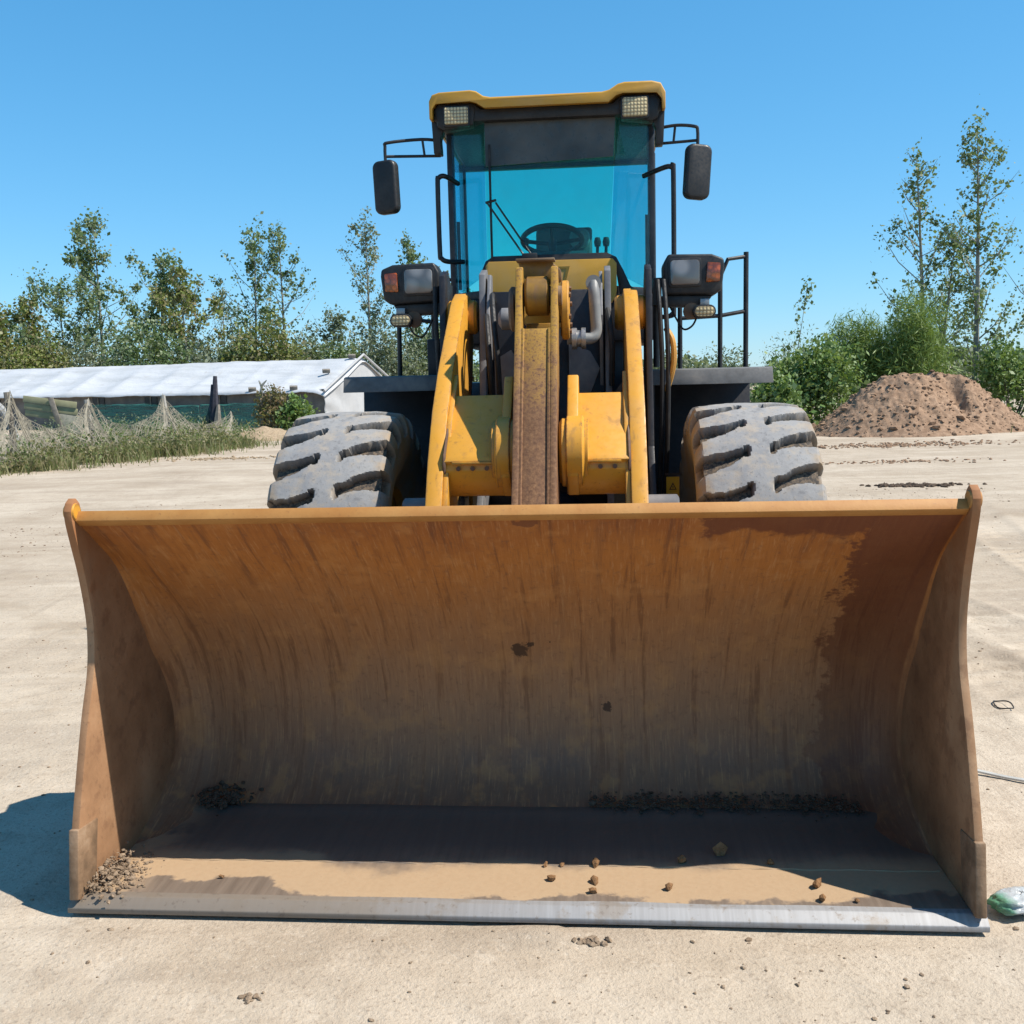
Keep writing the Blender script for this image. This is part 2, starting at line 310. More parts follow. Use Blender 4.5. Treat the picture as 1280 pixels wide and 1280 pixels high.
def lip_mat():
    m = Mat('lip_worn_paint'); n1 = m.noise(6, 5, 0.6); n2 = m.noise(70, 4, 0.7)
    col = m.ramp(n1, [(0.3, (0.48, 0.20, 0.045)), (0.7, (0.62, 0.31, 0.09))]); col = m.mix(m.ss(n2, 0.58, 0.7, 0, 0.5), col, (0.30, 0.13, 0.05))
    return m.out(m.pbr(col, 0.62, 0, m.bump(n2, 0.25, 0.003), 0.35))
LIP = lip_mat()
def floor_mat(name, steel):
    # front strip of the bucket floor: worn steel under patches of tan dust
    m = Mat(name); X, Y, Z = m.xyz(); n1 = m.noise(1.6, 6, 0.65); n2 = m.noise(45, 5, 0.65); n3 = m.noise(9, 5, 0.6)
    sc = m.noise(1.0, 4, 0.6, m.scale(m.co(), (45, 2.5, 2.5)))
    base = m.ramp(sc, [(0.3, steel[0]), (0.7, steel[1])])
    f = m.math('ADD', Y, m.math('MULTIPLY', m.math('SUBTRACT', n1, 0.5), 0.50)); f = m.math('ADD', f, m.math('MULTIPLY', m.math('SUBTRACT', n3, 0.5), 0.14))
    left = m.ss(X, -1.0, -0.55, -0.13, 0.0); right = m.ss(X, 0.55, 1.15, 0.0, -0.09); f = m.math('ADD', f, m.math('ADD', left, right))
    k = m.math('MULTIPLY', m.ss(f, 0.055, 0.085), m.ss(f, 0.27, 0.40, 1, 0)); k = m.math('MULTIPLY', k, m.ss(m.math('ADD', Y, m.math('MULTIPLY', n3, 0.08)), 0.38, 0.50, 1, 0.12))
    base = m.mix(m.ss(m.math('ADD', Y, m.math('MULTIPLY', m.math('SUBTRACT', n1, 0.5), 0.2)), 0.36, 0.50), base, m.mix(sc, (0.14, 0.125, 0.11), (0.21, 0.18, 0.155)))
    k = m.math('MAXIMUM', k, m.math('MULTIPLY', m.ss(X, -1.43, -1.22, 1, 0), m.ss(n3, 0.3, 0.5)))
    col = m.mix(m.math('MULTIPLY', k, 0.9), base, m.mix(n2, (0.46, 0.30, 0.165), (0.58, 0.41, 0.245)))
    col = m.mix(m.ss(n2, 0.6, 0.75, 0, 0.35), col, (0.20, 0.12, 0.07))
    return m.out(m.pbr(col, m.math('ADD', m.math('MULTIPLY', k, 0.35), 0.5), m.math('MULTIPLY', m.math('SUBTRACT', 1, k), 0.25), m.bump(n2, 0.25, 0.004), 0.4))
FLOORS = floor_mat('bucket_floor_steel', ((0.22, 0.165, 0.125), (0.33, 0.255, 0.195)))
def edge_mat():
    m = Mat('cutting_edge_steel'); X = m.xyz()[0]; n2 = m.noise(40, 5, 0.65); n1 = m.noise(2.5, 5, 0.6); sc = m.noise(1.0, 4, 0.6, m.scale(m.co(), (70, 4, 4)))
    base = m.ramp(sc, [(0.3, (0.34, 0.34, 0.345)), (0.7, (0.44, 0.445, 0.455))])
    k = m.ss(m.math('ADD', X, m.math('MULTIPLY', m.math('SUBTRACT', n1, 0.5), 1.2)), -0.75, 0.15, 0.85, 0.15)
    col = m.mix(k, base, (0.30, 0.235, 0.17)); col = m.mix(m.ss(m.noise(5, 6, 0.7), 0.5, 0.6, 0, 0.6), col, (0.30, 0.24, 0.18)); col = m.mix(m.ss(n2, 0.58, 0.68, 0, 0.5), col, (0.18, 0.14, 0.11))
    return m.out(m.pbr(col, 0.6, 0.15, m.bump(sc, 0.15, 0.002), 0.4))
EDGE = edge_mat()
def soil_mat(name, c0, c1, sc=10, bump=0.5):
    m = Mat(name); m.k = 0.85; n1 = m.noise(sc * 0.15, 5, 0.6); n2 = m.noise(sc, 6, 0.7)
    col = m.mix(n1, c0, c1); col = m.mix(m.ss(n2, 0.35, 0.7), tuple(x * 0.72 for x in c0), col)
    return m.out(m.pbr(col, 0.95, 0, m.bump(n2, bump, 0.03), 0.1))
def ground_mat():
    m = Mat('sandy_ground'); m.k = 0.85; v = m.co()
    n0 = m.noise(0.10, 2, 0.6); n1 = m.noise(0.7, 4, 0.62); n2 = m.noise(6, 4, 0.65); n3 = m.noise(55, 3, 0.7); n4 = m.noise(230, 1, 0.7)
    col = m.ramp(n1, [(0.28, (0.36, 0.285, 0.205)), (0.48, (0.45, 0.37, 0.28)), (0.72, (0.53, 0.445, 0.345))])
    col = m.mix(m.ss(n0, 0.42, 0.62, 0, 0.4), col, (0.40, 0.315, 0.23))
    tr = m.noise(1.0, 4, 0.65, m.scale(v, (0.22, 1.7, 1)), 0.8); col = m.mix(m.ss(tr, 0.50, 0.62, 0, 0.45), col, (0.57, 0.485, 0.38)); col = m.mix(m.ss(tr, 0.36, 0.46, 0.40, 0), col, (0.33, 0.265, 0.20))
    tr2 = m.noise(1.0, 4, 0.7, m.scale(v, (3.2, 0.5, 1)), 1.2); col = m.mix(m.ss(tr2, 0.56, 0.66, 0, 0.35), col, (0.34, 0.27, 0.20))
    col = m.mix(m.ss(n2, 0.52, 0.68, 0, 0.42), col, (0.33, 0.26, 0.19)); col = m.mix(m.ss(n2, 0.30, 0.42, 0.35, 0), col, (0.58, 0.50, 0.40))
    col = m.mix(m.ss(n3, 0.56, 0.66, 0, 0.55), col, (0.25, 0.195, 0.145)); col = m.mix(m.ss(n3, 0.33, 0.42, 0.4, 0), col, (0.60, 0.52, 0.42)); col = m.mix(m.ss(n4, 0.60, 0.72, 0, 0.35), col, (0.26, 0.205, 0.155)); big = m.noise(0.33, 5, 0.7, None, 1.0); col = m.mix(m.ss(big, 0.52, 0.66, 0, 0.45), col, (0.36, 0.285, 0.205)); col = m.mix(m.ss(big, 0.30, 0.44, 0.45, 0), col, (0.60, 0.51, 0.40))
    vo = m.voro(26); n5 = m.noise(3.0, 4, 0.6); sp = m.math('MULTIPLY', m.ss(vo, 0.05, 0.16, 1, 0), m.ss(n5, 0.50, 0.62)); col = m.mix(m.math('MULTIPLY', sp, 0.65), col, (0.17, 0.13, 0.10))
    h = m.math('ADD', m.math('MULTIPLY', n2, 0.5), m.math('ADD', m.math('MULTIPLY', n3, 0.35), m.math('MULTIPLY', n4, 0.07)))
    return m.out(m.pbr(col, 0.95, 0, m.bump(h, 0.55, 0.035), 0.12))
GROUND = ground_mat()
CLOD = soil_mat('tan_clod', (0.28, 0.20, 0.135), (0.44, 0.34, 0.24), 30)
DARKSOIL = soil_mat('dark_crumbs', (0.10, 0.072, 0.052), (0.18, 0.13, 0.095), 40)
PILE = soil_mat('reddish_pile_soil', (0.33, 0.21, 0.135), (0.43, 0.295, 0.20), 7, 0.8)
STRAW = soil_mat('dry_straw_soil', (0.42, 0.31, 0.20), (0.50, 0.39, 0.27), 14, 0.8)
BARK = m_plain('bark', (0.17, 0.15, 0.125), 0.9, var=0.35, sc=14, dust=0.05, bump=0.5)
BARKP = m_plain('pale_poplar_bark', (0.30, 0.30, 0.26), 0.9, var=0.3, sc=10, dust=0.05, bump=0.4)
WOODG = m_plain('weathered_wood', (0.26, 0.23, 0.19), 0.9, var=0.35, sc=9, dust=0.2, bump=0.5)
L_POP = m_leaf('poplar_leaves', [(0.032, 0.062, 0.022), (0.065, 0.115, 0.036), (0.11, 0.175, 0.06), (0.20, 0.255, 0.13), (0.28, 0.31, 0.21)])  # lightest grey green tone paints sun glints onto some of the leaves
L_POPY = m_leaf('yellowing_leaves', [(0.07, 0.10, 0.025), (0.13, 0.17, 0.035), (0.21, 0.24, 0.06), (0.20, 0.16, 0.08), (0.28, 0.27, 0.14)])
L_GREY = m_leaf('grey_green_leaves', [(0.09, 0.115, 0.07), (0.155, 0.19, 0.11), (0.24, 0.265, 0.19)])
L_BRT = m_leaf('bright_shrub_leaves', [(0.055, 0.10, 0.02), (0.10, 0.18, 0.04), (0.16, 0.25, 0.07), (0.27, 0.34, 0.16)])
L_FEA = m_leaf('feathery_leaves', [(0.085, 0.15, 0.028), (0.15, 0.235, 0.05), (0.22, 0.30, 0.09)])
L_WEED = m_leaf('weed_blades', [(0.07, 0.10, 0.03), (0.12, 0.16, 0.05), (0.28, 0.25, 0.13), (0.20, 0.16, 0.09), (0.17, 0.22, 0.07)])
L_BROWN = m_leaf('dead_vine_leaves', [(0.14, 0.09, 0.05), (0.22, 0.15, 0.08), (0.17, 0.16, 0.06)])

# ------------------------------------------------------------------ the ground, one sheet to the horizon
YAW = R(5.04); OX, OY = -0.039, 3.112
def l2w(x, y): return (OX + x * cos(YAW) + y * sin(YAW), OY - x * sin(YAW) + y * cos(YAW))
def ground_h(x, y):
    d = np.hypot(x, y - 3)
    z = fbm(x * 0.16, y * 0.16, 3, 5) * 0.05 * np.clip((d - 4) / 12, 0, 1)
    z = z + fbm(x * 1.3, y * 1.3, 3, 9) * 0.006 + fbm(x * 8, y * 8, 4, 21, 0.6) * 0.007 * np.clip(1.4 - d / 12, 0, 1)
    # wheel tracks with lug prints, right of the machine
    for (xc, cv, w) in ((2.75, 0.012, 0.24), (4.1, 0.05, 0.26), (3.4, -0.03, 0.25)):
        c = xc + cv * (y - 3) ** 2 * 0.35; u = (x - c) / w
        m = np.exp(-(u ** 4)) * np.clip((y - 2.2) / 1.5, 0, 1) * np.clip((16 - y) / 5, 0, 1)
        z = z + m * (-0.010 + 0.010 * np.tanh(3 * np.sin((y + 0.5 * np.abs(x - c)) * 2 * pi / 0.22)) * np.clip(fbm(x * 1.2, y * 1.2, 2, 33) * 3 + 0.8, 0, 1)) + 0.012 * np.exp(-((np.abs(u) - 1.15) ** 2) * 18) * np.clip((y - 2.2) / 1.5, 0, 1) * np.clip((16 - y) / 5, 0, 1)
    # flatten under the machine, low berm along the cutting edge
    lx = (x - OX) * cos(YAW) - (y - OY) * sin(YAW); ly = (x - OX) * sin(YAW) + (y - OY) * cos(YAW)
    inb = np.clip(1 - np.maximum(np.abs(lx) - 1.6, 0) / 0.15, 0, 1) * np.clip(1 - np.maximum(np.abs(ly - 3.4) - 3.42, 0) / 0.10, 0, 1)
    z = z * (1 - inb) - 0.012 * inb
    berm = np.exp(-((ly + 0.035) / 0.05) ** 2) * np.clip(1.5 - np.abs(lx), 0, 1) * np.clip(fbm(lx * 2.2, ly * 3, 3, 71), 0, 1) * 0.022
    berm = berm + 0.022 * np.exp(-((lx - 0.12) / 0.14) ** 2 - ((ly + 0.05) / 0.06) ** 2)
    return z + np.where(ly < 0.02, berm, 0)
def axis_pts(fine_a, fine_b, step, lo, hi, growth=1.09):
    p = list(np.arange(fine_a, fine_b, step)); s = step
    while p[-1] < hi: s *= growth; p.append(p[-1] + s)
    s = step; q = [fine_a]
    while q[-1] > lo: s *= growth; q.append(q[-1] - s)
    return np.array(q[:0:-1] + p)
gx = axis_pts(-4.2, 5.4, 0.026, -900, 900); gy = axis_pts(2.0, 10.5, 0.026, -60, 2500, 1.04)
GX, GY = np.meshgrid(gx, gy, indexing='ij'); GZ = ground_h(GX, GY)
ground = np_mesh('ground', np.stack([GX, GY, GZ], -1).reshape(-1, 3), grid_quads(len(gx), len(gy)), None, GROUND, smooth=True)
tag(ground, kind='structure')

# ------------------------------------------------------------------ stones, clods
rng = np.random.default_rng(4)
_ico = bmesh.new(); bmesh.ops.create_icosphere(_ico, subdivisions=1, radius=1.0)
ICO_V = np.array([v.co[:] for v in _ico.verts]); ICO_F = np.array([[v.index for v in f.verts] for f in _ico.faces]); _ico.free()
def scatter_stones(name, pts, sizes, mat, flat=0.6, sink=0.25, parent=None, rng=rng):
    V = []; F = []; n = len(ICO_V)
    for i, (p, s) in enumerate(zip(pts, sizes)):
        v = ICO_V * (1 + rng.normal(0, 0.20, (n, 1))); v = v * np.array([1, rng.uniform(0.6, 1), flat * rng.uniform(0.7, 1.2)])
        a = rng.uniform(0, 2 * pi); c, t = cos(a), sin(a); v = np.stack([v[:, 0] * c - v[:, 1] * t, v[:, 0] * t + v[:, 1] * c, v[:, 2]], 1) * s
        V.append(v + np.array([p[0], p[1], p[2] + s * flat * (1 - 2 * sink) * 0.6])); F.append(ICO_F + i * n)
    return np_mesh(name, np.concatenate(V), None, np.concatenate(F), mat, parent, smooth=False)
N = 16000
ang = rng.uniform(R(52), R(128), N); rad = 2.2 + rng.power(1.3, N) * 14
gxp = np.cos(ang) * rad; gyp = np.sin(ang) * rad
keep = fbm(gxp * 1.1, gyp * 1.1, 3, 91) > rng.uniform(-0.35, 0.55, N)
_lx = (gxp - OX) * cos(YAW) - (gyp - OY) * sin(YAW); _ly = (gxp - OX) * sin(YAW) + (gyp - OY) * cos(YAW)
keep &= ~((np.abs(_lx) < 1.56) & (_ly > -0.02) & (_ly < 3))
gxp, gyp = gxp[keep], gyp[keep]; gzp = ground_h(gxp, gyp)
gs = (0.0016 + rng.gamma(1.1, 0.0017, len(gxp))) * (1 + 0.06 * np.hypot(gxp, gyp)); gs = np.minimum(gs, 0.03)
tag(scatter_stones('gravel', np.stack([gxp, gyp, gzp], 1), gs, CLOD), 'scattered small stones and crumbs of sandy earth on the ground', 'gravel', kind='stuff')
def patch(cx, cy, rx, ry, n, smin, smax, name, label, mat):
    a = rng.normal(0, 0.5, (n, 2)) * [rx, ry] + [cx, cy]; z = ground_h(a[:, 0], a[:, 1])
    return tag(scatter_stones(name, np.stack([a[:, 0], a[:, 1], z], 1), rng.uniform(smin, smax, n), mat), label, 'soil', kind='stuff')
patch(6.05, 15.1, 0.55, 0.16, 190, 0.02, 0.055, 'dark_soil_crumbs', 'patch of dark crumbled soil on the yard before the dirt pile', DARKSOIL)
patch(0.22, 3.0, 0.05, 0.025, 26, 0.006, 0.016, 'broken_clod', 'broken lump of earth just in front of the cutting edge', CLOD)
patch(-0.80, 2.76, 0.04, 0.02, 24, 0.004, 0.010, 'broken_clod', 'small crumbled lump of earth low on the left foreground', CLOD)
patch(8.9, 23.2, 2.4, 0.7, 420, 0.015, 0.05, 'scattered_soil', 'brown crumbs of soil spilled at the foot of the dirt pile', PILE)
patch(7.2, 19.0, 1.6, 0.35, 160, 0.012, 0.04, 'scattered_soil', 'thin trail of soil crumbs on the yard before the dirt pile', PILE)
patch(-7.0, 24.5, 1.5, 0.5, 200, 0.012, 0.05, 'scattered_soil', 'rubble crumbs along the weed edge left of the tyre', STRAW)
patch(-3.7, 12.3, 0.6, 0.2, 90, 0.015, 0.04, 'dark_soil_crumbs', 'thin scatter of crumbs on the yard left of the front tyre', CLOD)

# ------------------------------------------------------------------ the wheel loader
L = empty('wheel_loader', (OX, OY, 0), -YAW)
tag(L, 'yellow wheel loader facing the camera with its wide rusty bucket flat on the ground', 'wheel loader')

# --- bucket
prof = smooth_path([(0.30, 0.042, 0), (0.62, 0.045, 0), (0.80, 0.062, 0), (0.925, 0.15, 0), (0.985, 0.29, 0), (0.985, 0.46, 0), (0.915, 0.65, 0), (0.785, 0.83, 0), (0.62, 0.99, 0), (0.43, 1.145, 0), (0.215, 1.31, 0)], 5)
prof = [(p.x, p.y) for p in prof]
def shell(prof, th, x0, x1, nx):
    P = np.array(prof); T = np.gradient(P, axis=0); T /= np.linalg.norm(T, axis=1)[:, None]; Nn = np.stack([T[:, 1], -T[:, 0]], 1)   # outward: below and behind
    rf = 0.17; mid = np.linspace(x0 + rf, x1 - rf, nx - 24); e_ = rf * np.sin(np.linspace(0, pi / 2, 13))[1:]; xs = np.concatenate([(x0 + rf - e_)[::-1], mid, x1 - rf + e_]); n = len(P); V = []
    tap = np.clip((P[:, 0] - 0.45) / 0.35, 0, 1) * np.where(P[:, 1] > 0.6, np.clip((1.30 - P[:, 1]) / 0.30, 0.0, 1), 1)
    for off in (0, th):
        Q = P + Nn * off
        for x in xs:
            w = 0.0 if off else 1.0
            d = fbm(np.full(n, x * 1.7), np.arange(n) * 0.13, 3, 51) * 0.006 * w
            t_ = max(0.0, (abs(x) - (x1 - rf)) / rf); d = d + w * tap * rf * 0.85 * (1 - math.sqrt(max(0.0, 1 - min(1.0, t_) ** 2)))
            V.append(np.stack([np.full(n, x), Q[:, 0] - Nn[:, 0] * d, Q[:, 1] - Nn[:, 1] * d], 1))
    V = np.concatenate(V); q = grid_quads(nx, n); o = nx * n; F = [q[:, ::-1], q + o]
    def strip(a): a = np.array(a); return np.stack([a[:-1], a[1:], a[1:] + o, a[:-1] + o], 1)
    F += [strip([i * n for i in range(nx)]), strip([i * n + n - 1 for i in range(nx)])[:, ::-1], strip(list(range(n)))[:, ::-1], strip([(nx - 1) * n + j for j in range(n)])]
    return V, np.concatenate(F)
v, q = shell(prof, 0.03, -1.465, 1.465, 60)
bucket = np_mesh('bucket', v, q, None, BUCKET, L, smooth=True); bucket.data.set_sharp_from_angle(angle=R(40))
bucket['label'] = 'wide rust brown bucket with scratched curved back'
# lip bar along the top
d = Vector((0.215 - 0.43, 1.31 - 1.145)).normalized(); nn = Vector((d.y, -d.x))   # nn points back/up side
b0 = Vector((0.215, 1.31)) - nn * -0.0
lip = MB(); pl = [Vector((0.225, 1.300)) - nn * 0.006, Vector((0.225, 1.300)) + nn * 0.034, Vector((0.225, 1.300)) + nn * 0.034 + d * 0.036, Vector((0.225, 1.300)) - nn * 0.005 + d * 0.036]
lip.prism([(p.x, p.y) for p in pl], -1.462, 1.462, 'x'); lip.build('lip', LIP, bucket, 0.002)
# bucket floor front and cutting edge
fl = MB(); fl.prism([(0.16, 0.004), (0.36, 0.004), (0.36, 0.052), (0.345, 0.056), (0.16, 0.046)], -1.462, 1.462, 'x')
def floor_plate():
    nx, ny = 120, 24; xs = np.linspace(-1.462, 1.462, nx); ys = np.linspace(0.056, 0.80, ny); A, B = np.meshgrid(xs, ys, indexing='ij')
    Z = 0.0478 + fbm(A * 3, B * 3, 3, 62) * 0.002; Z = Z - np.where(B < 0.062, 0.006, 0) - np.where(B > 0.79, 0.012, 0) + np.clip(B - 0.66, 0, 1) ** 2 * 1.2
    return np_mesh('floor_plate', np.stack([A, B, Z], -1).reshape(-1, 3), grid_quads(nx, ny), None, FLOORS, bucket, smooth=True)
fp = floor_plate()
w = MB(); w.tube([(x, 0.325 + 0.003 * sin(x * 23), 0.0465 + 0.0015 * sin(x * 61)) for x in np.linspace(-1.45, 1.45, 140)], 0.0045, 6); w.build('weld_seam', FLOORS, bucket)
ce = MB(); ce.prism([(0.016, 0.003), (0.24, 0.003), (0.24, 0.036), (0.10, 0.0465), (0.052, 0.0475), (0.016, 0.022)], -1.505, 1.505, 'x')
ceo = ce.build('cutting_edge', EDGE, bucket, 0.003); ceo['label'] = 'straight steel cutting edge, scraped bare on the right half'
# side plates with round ear at the top, hollow front edge
front = smooth_path([(0.176, 1.352, 0), (0.180, 1.31, 0), (0.200, 1.24, 0), (0.236, 1.12, 0), (0.262, 0.98, 0), (0.262, 0.88, 0), (0.240, 0.77, 0), (0.180, 0.63, 0), (0.115, 0.45, 0), (0.052, 0.25, 0), (0.022, 0.06, 0)], 5)
front = [(p.x, p.y) for p in front]
outer = []
P = np.array(prof); T = np.gradient(P, axis=0); T /= np.linalg.norm(T, axis=1)[:, None]; Nn = np.stack([T[:, 1], -T[:, 0]], 1); Q = P + Nn * 0.036
for s in (-1, 1):
    poly = [(0.245, 1.335), (0.238, 1.372), (0.215, 1.392), (0.19, 1.378)] + front + [(0.03, 0.045)] + [tuple(p) for p in Q]
    sp = MB(); sp.prism(poly, s * 1.464, s * 1.490, 'x'); o = sp.build('side_plate', SIDE, bucket, 0.004)
    # bolted-on side cutter low on the front edge, and a thickened upper rim
    sc = MB(); sc.prism([(0.045, 0.285), (0.012, 0.05), (0.14, 0.05), (0.185, 0.27)], s * 1.4595, s * 1.4945, 'x'); sc.build('side_cutter', m_plain('side_cutter_steel' , (0.30, 0.185, 0.105), 0.75, var=0.4, sc=12, dust=0.5, bump=0.4) if s < 0 else bpy.data.materials['side_cutter_steel'], bucket, 0.006)
    ear = MB(); ear.lathe([(0.0, -0.018), (0.027, -0.018), (0.030, -0.013), (0.030, 0.013), (0.027, 0.018), (0, 0.018)], (s * 1.477, 0.208, 1.346), (1, 0, 0), 24); eo = ear.build('corner_boss', YELLOW if s < 0 else LIP, bucket)
# rear brackets and stiffener of the bucket
for s in (-1, 1):
    for dx in (-0.07, 0.07):
        b = MB(); b.prism([(0.985, 0.12), (1.32, 0.20), (1.36, 0.34), (1.28, 0.44), (1.00, 0.60), (1.006, 0.36)], s * 0.49 + dx - 0.02, s * 0.49 + dx + 0.02, 'x'); b.build('hinge_bracket', YELLOW, bucket, 0.004)
b = MB(); b.prism([(1.004, 0.46), (1.26, 0.62), (1.25, 0.78), (0.90, 0.80), (0.955, 0.66)], -0.05, 0.05, 'x'); b.build('link_bracket', YELLOW, bucket, 0.004)
b = MB(); b.prism([(0.66, 1.00), (0.78, 1.06), (0.92, 0.92), (0.962, 0.66), (0.82, 0.845)], -1.44, 1.44, 'x'); b.build('rear_stiffener', YELLOW, bucket, 0.006)

# --- lift arms
top_e = [(3.22, 2.12), (3.16, 2.235), (3.02, 2.255), (2.86, 2.20), (2.55, 1.99), (2.28, 1.80), (2.05, 1.60), (1.86, 1.36), (1.66, 1.02), (1.45, 0.70), (1.28, 0.46), (1.14, 0.38), (1.10, 0.28), (1.16, 0.20), (1.30, 0.20)]
bot_e = [(1.55, 0.40), (1.85, 0.70), (2.15, 0.98), (2.42, 1.18), (2.70, 1.34), (2.98, 1.55), (3.14, 1.78), (3.22, 1.98)]
for s in (-1, 1):
    a = MB(); a.prism(top_e + bot_e, s * 0.455, s * 0.535, 'x'); ao = a.build('lift_arm', YELLOW, L, 0.006)
    p = MB(); p.lathe([(0, -0.09), (0.085, -0.09), (0.10, -0.075), (0.10, 0.075), (0.085, 0.09), (0, 0.09)], (s * 0.495, 3.07, 2.12), (1, 0, 0), 28); p.build('pivot_boss', YELLOW, ao)
    p = MB(); p.lathe([(0, -0.10), (0.09, -0.10), (0.09, 0.10), (0, 0.10)], (s * 0.495, 1.22, 0.30), (1, 0, 0), 20); p.build('bucket_pin', RUSTP, ao)
    # gusset where the arm meets the crosstube
    g = MB(); g.prism([(2.32, 1.78), (2.02, 1.55), (1.84, 1.30), (1.70, 1.02), (1.76, 1.00), (1.95, 1.25), (2.30, 1.60)], s * 0.43, s * 0.4548, 'x'); g.build('gusset', YELLOW, ao, 0.003)
# --- crosstube between the arms: sloping cover plate over a round belly
ctp = [(2.30, 1.665), (2.20, 1.672), (1.86, 1.385), (1.835, 1.36), (1.85, 1.345)] + [(2.02 + 0.18 * cos(R(t)), 1.345 + 0.175 * sin(R(t))) for t in range(190, 361, 17)] + [(2.26, 1.45)]
for x0, x1 in ((-0.454, -0.145), (0.145, 0.454)):
    c = MB(); c.prism(ctp, x0, x1, 'x'); c.build('crosstube', YELLOW, L, 0.006)
    c = MB(); xm = -0.40 if x0 < 0 else 0.22; c.box((xm + 0.09, 1.842, 1.352), (0.20, 0.03, 0.012)); c.build('cover_flange', YELLOW, L, 0.002)
for s in (-1, 1):    # bearing bosses and bracket cheeks of the lever pivot
    c = MB(); c.prism([(2.28, 1.60), (2.24, 1.76), (2.14, 1.765), (1.98, 1.60), (1.87, 1.50), (1.81, 1.40), (1.82, 1.28), (1.92, 1.18), (2.08, 1.16), (2.22, 1.25)], s * (0.150 if s > 0 else 0.125), s * (0.205 if s > 0 else 0.170), 'x'); c.build('pivot_cheek', YELLOW, L, 0.006)
    c = MB(); c.lathe([(0, 0.11), (0.15, 0.11), (0.17, 0.125), (0.17, 0.145), (0.185, 0.15), (0.185, 0.222), (0.165, 0.235), (0.165, 0.25), (0.09, 0.255), (0, 0.255)], (0, 1.98, 1.385), (s, 0, 0), 32); pb_ = c.build('pivot_boss', YELLOW, L); pb_.scale = (0.86 if s < 0 else 1, 1, 1)
# --- bellcrank lever: two flanges, web between, open fork on top
ctr = smooth_path([(2.262, 2.235, 0), (2.20, 2.08, 0), (2.12, 1.88, 0), (2.02, 1.62, 0), (1.92, 1.38, 0), (1.74, 1.12, 0), (1.50, 0.85, 0), (1.34, 0.70, 0)], 5)
def lever_poly(hw):
    F, B = [], []
    for i, p in enumerate(ctr):
        t = (ctr[min(i + 1, len(ctr) - 1)] - ctr[max(i - 1, 0)]).normalized(); nrm = Vector((t.y, -t.x, 0))     # towards the front
        u = i / (len(ctr) - 1); h = hw * (0.62 + 0.75 * math.exp(-((u - 0.55) / 0.25) ** 2))
        F.append((p.x + nrm.x * h, p.y + nrm.y * h)); B.append((p.x - nrm.x * h, p.y - nrm.y * h))
    t0 = (ctr[0] - ctr[1]).normalized(); tip = [(B[0][0] + t0.x * 0.05, B[0][1] + t0.y * 0.05), ((F[0][0] + B[0][0]) / 2 + t0.x * 0.095, (F[0][1] + B[0][1]) / 2 + t0.y * 0.095), (F[0][0] + t0.x * 0.05, F[0][1] + t0.y * 0.05)]
    return F + B[::-1] + tip
lev = empty('bellcrank_lever'); lev.parent = L
lev['label'] = 'tall rust worn central lever with forked top'
for s in (-1, 1):
    a = MB(); a.prism(lever_poly(0.13), s * 0.072, s * 0.106, 'x'); a.build('flange', ROCKER, lev, 0.006)
F = []
cut = [i for i, p in enumerate(ctr) if p.y < 1.99]
pf, pb = [], []
for i in cut:
    p = ctr[i]; t = (ctr[min(i + 1, len(ctr) - 1)] - ctr[max(i - 1, 0)]).normalized(); nrm = Vector((t.y, -t.x, 0)); u = i / (len(ctr) - 1); h = 0.13 * (0.62 + 0.75 * math.exp(-((u - 0.55) / 0.25) ** 2))
    pf.append((p.x + nrm.x * (h - 0.010), p.y + nrm.y * (h - 0.010))); pb.append((p.x - nrm.x * (h - 0.03), p.y - nrm.y * (h - 0.03)))
a = MB(); a.prism(pf + pb[::-1], -0.073, 0.073, 'x'); a.build('web', ROCKER, lev, 0.003)
pf2 = [(y - 0.008 * 0, z) for (y, z) in pf]
for s in (-1, 1):   # weld fillets along the web
    a = MB(); a.tube([(s * 0.066, y - 0.002, z - 0.002) for (y, z) in pf], 0.009, 6); a.build('weld_bead', ROCKER, lev)
a = MB(); a.lathe([(0, -0.125), (0.05, -0.125), (0.05, 0.125), (0, 0.125)], (0, 2.262, 2.17), (1, 0, 0), 20); a.build('fork_pin', RUSTP, lev)
a = MB(); a.lathe([(0, -0.02), (0.10, -0.02), (0.115, -0.008), (0.115, 0.008), (0, 0.012)], (-0.128, 2.30, 2.11), (1, 0, 0), 28); a.build('pin_plate', RUSTP, lev)
# --- tilt cylinder behind the fork
tc = empty('tilt_cylinder', (0, 0, -0.09)); tc.parent = L
GREASY = m_paint('greasy_yellow', (0.50, 0.26, 0.03), (0.10, 0.055, 0.03), 0.9, 0.4, 0.6)
a = MB(); a.lathe([(0, -0.062), (0.085, -0.062), (0.10, -0.05), (0.10, 0.05), (0.085, 0.062), (0, 0.062)], (0, 2.262, 2.26), (1, 0, 0), 28); a.build('rod_eye', GREASY, tc)
a = MB(); a.lathe([(0.0, 0), (0.055, 0), (0.062, 0.02), (0.055, 0.10), (0.042, 0.11), (0.042, 0.62), (0, 0.62)], (0, 2.33, 2.255), (0, 1, -0.10), 24); a.build('rod', STEEL, tc)
a = MB(); a.lathe([(0, 0), (0.13, 0), (0.13, 0.05), (0.105, 0.055), (0.105, 0.75), (0, 0.75)], (0, 2.62, 2.23), (0, 1, -0.10), 32); a.build('barrel', YELLOW, tc)
a = MB(); a.lathe([(0, 0), (0.150, 0), (0.156, 0.006), (0.156, 0.034), (0.150, 0.04), (0, 0.04)], (0.115, 2.50, 2.20), (1, 0, 0), 36); a.build('guide_disc', YELLOW, tc)
for t in (20, 80, 140, 200, 260, 320):
    a = MB(); a.lathe([(0, 0), (0.014, 0), (0.014, 0.012), (0, 0.012)], (0.1555, 2.50 + 0.115 * cos(R(t)), 2.20 + 0.115 * sin(R(t))), (1, 0, 0), 6); a.build('bolt', RUSTP, tc)
